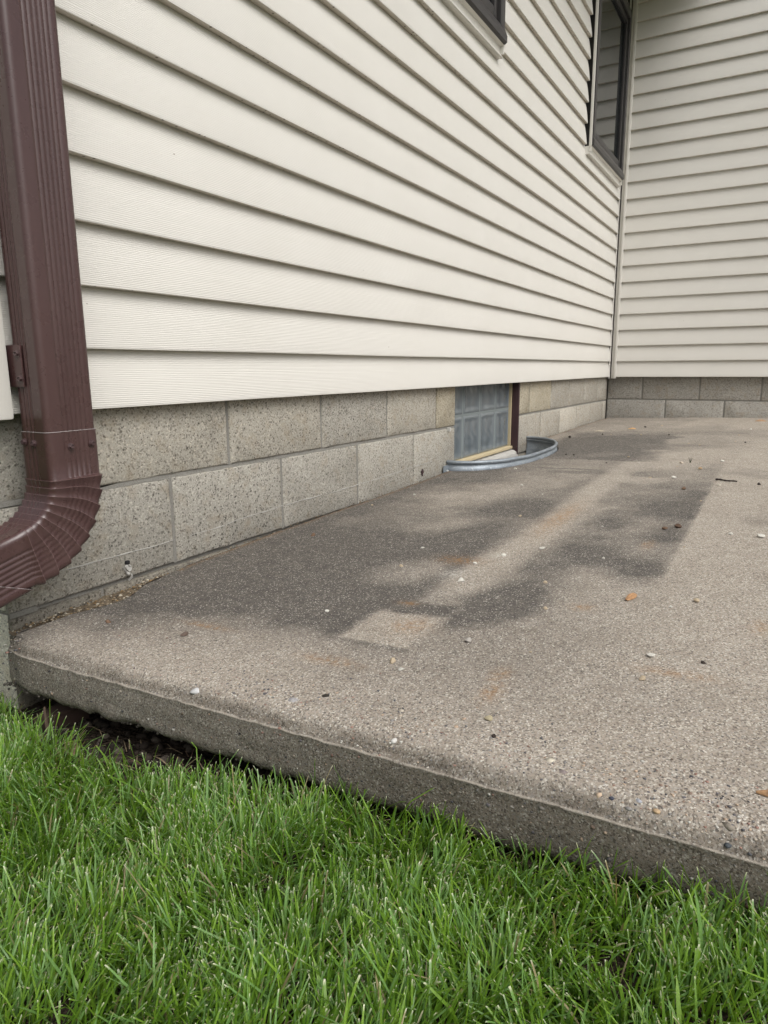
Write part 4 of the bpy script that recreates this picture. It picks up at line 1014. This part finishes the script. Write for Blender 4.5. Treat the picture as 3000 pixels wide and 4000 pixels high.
# ------------------------------------------------------------------ grass
def make_grass():
    def scatter(n, x0, x1, y0, y1): return np.stack([RNG.uniform(x0, x1, n), RNG.uniform(y0, y1, n)], -1)
    P = np.concatenate([scatter(140000, -.35, .40, -1.55, .25), scatter(30000, -1.3, .36, -2.6, 1.3)])
    x, y = P[:, 0], P[:, 1]
    edge = .345-.03*smooth(.05, .35, -y)*0
    lim = np.interp(-y, [-.3, -.02, .05, .2, .35, .5, .65, .8, .95, 1.1, 1.3, 3], [.373, .368, .308, .286, .280, .292, .308, .330, .344, .348, .348, .348])
    lim = lim+.035*(fbm(x*0+3, y*16, 50)-.5)
    dens = smooth(.06, -.02, x-lim)
    clump = fbm(x*26, y*26, 61); dens = dens*np.clip(.35+1.3*(clump-.25), .15, 1)
    edgeband = (x > lim-.03)
    ok = RNG.random(len(x)) < np.where(edgeband, dens*.75, dens)
    ok &= ~((x > .355) & (y < -.0)); ok &= ~((x > .375) & (y > -.02))
    x, y = x[ok], y[ok]; n = len(x); z = zground(x, y)-.004
    hn = fbm(x*7+2, y*7, 70)
    L = RNG.uniform(.028, .064, n)*(.75+.55*hn); tall = RNG.random(n) < .06; L[tall] *= RNG.uniform(1.15, 1.55, tall.sum())
    nearface = smooth(.26, .35, x)*smooth(.4, .9, -y); L *= 1+.10*nearface
    W = RNG.uniform(.00065, .00145, n); broad = RNG.random(n) < .12; W[broad] *= 1.45
    az = 2*math.pi*fbm(x*11, y*11, 77, 2)*1.6+RNG.normal(0, 1.1, n)
    lean = np.abs(RNG.normal(.32, .30, n)); curl = RNG.uniform(.1, 1.3, n); flop = RNG.random(n) < .08; lean[flop] += RNG.uniform(.5, 1.0, flop.sum())
    # clippings: short pale slivers caught in the canopy
    m_ = RNG.choice(n, 1800, replace=False); clip = np.zeros(n, bool); clip[m_] = True
    L[clip] = RNG.uniform(.006, .016, 1800); z[clip] += RNG.uniform(.010, .034, 1800); lean[clip] = RNG.uniform(.5, 1.7, 1800); W[clip] *= .75
    S = 5; T = np.linspace(0, 1, S+1)
    dirx, diry = np.cos(az), np.sin(az)
    tw = az+math.pi/2+RNG.normal(0, .5, n)
    V = np.zeros((n, (S+1)*2, 3)); px, py, pz = x.copy(), y.copy(), z.copy()
    cut = RNG.random(n) < .72                              # mown tips end square
    for i, t in enumerate(T):
        w = W*(1.0-.25*t) if i < S else np.where(cut, W*.48, W*.06)
        w = w*(.7+.3*min(1, t*4))
        V[:, 2*i, 0] = px-np.cos(tw)*w; V[:, 2*i, 1] = py-np.sin(tw)*w; V[:, 2*i, 2] = pz
        V[:, 2*i+1, 0] = px+np.cos(tw)*w; V[:, 2*i+1, 1] = py+np.sin(tw)*w; V[:, 2*i+1, 2] = pz
        if i < S:
            st = (T[i+1]-T[i])*(.93 if i < S-1 else 1.0)
            ang = lean+curl*(t**1.5); px = px+np.sin(ang)*dirx*L*st; py = py+np.sin(ang)*diry*L*st; pz = pz+np.cos(ang)*L*st
    # pull the last ring close to the tip so that the dry cut end is short
    k = np.where(cut, RNG.uniform(.55, .85, n), .2)[:, None]
    V[:, 2*(S-1), :] = V[:, 2*(S-1), :]*(1-k)+V[:, 2*S, :]*k; V[:, 2*(S-1)+1, :] = V[:, 2*(S-1)+1, :]*(1-k)+V[:, 2*S+1, :]*k
    vx = V[:, :, 0]; inside = (vx > .349) & (V[:, :, 1] < -.03) & (V[:, :, 2] > zslab(.35, V[:, :, 1])-.10); vx[inside] = .349-RNG.uniform(0, .004, inside.sum())
    b = np.arange(n)[:, None, None]*((S+1)*2); q_ = np.array([[2*i, 2*i+1, 2*i+3, 2*i+2] for i in range(S)])[None]; F = (b+q_).reshape(-1, 4)
    hue = RNG.random(n); cl = fbm(x*5, y*5, 90)
    c0 = np.array([.075, .172, .016]); c1 = np.array([.235, .395, .048]); c2 = np.array([.165, .300, .090])
    base = c0+(c1-c0)*np.clip(hue*.75+.5*(cl-.3), 0, 1)[:, None]; bl = RNG.random(n) < .35; base[bl] = c2*RNG.uniform(.8, 1.25, (bl.sum(), 1))  # bluish blades: glossy sheen put into part of the colours
    dead = RNG.random(n) < .030; base[dead] = np.array([.38, .32, .19])*RNG.uniform(.55, 1.1, (dead.sum(), 1))
    base[clip] = np.array([.60, .56, .38])*RNG.uniform(.5, 1.15, (clip.sum(), 1)); dead |= clip
    C = np.ones((n, (S+1)*2, 4), np.float32)
    tipc = np.where((RNG.random(n) < .8)[:, None], np.array([[.84, .83, .64]]), np.array([[.40, .30, .16]]))*RNG.uniform(.6, 1.15, (n, 1))
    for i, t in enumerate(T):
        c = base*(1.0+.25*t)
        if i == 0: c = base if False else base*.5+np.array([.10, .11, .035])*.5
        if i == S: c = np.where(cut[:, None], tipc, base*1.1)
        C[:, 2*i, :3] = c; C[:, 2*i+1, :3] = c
    me = bpy.data.meshes.new('grass'); nv = n*(S+1)*2
    me.vertices.add(nv); me.vertices.foreach_set('co', V.astype(np.float32).ravel())
    me.loops.add(F.size); me.loops.foreach_set('vertex_index', F.ravel().astype(np.int32)); me.polygons.add(len(F))
    me.polygons.foreach_set('loop_start', np.arange(0, F.size, 4, dtype=np.int32)); me.update(calc_edges=True)
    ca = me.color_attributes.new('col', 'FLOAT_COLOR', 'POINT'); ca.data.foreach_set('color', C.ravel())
    me.polygons.foreach_set('use_smooth', [True]*len(me.polygons))
    o = link('grass', me, M['grass']); tag(o, 'mown green lawn grass in front of the patio slab', 'grass', kind='stuff')
    print('blades', n)
make_grass()
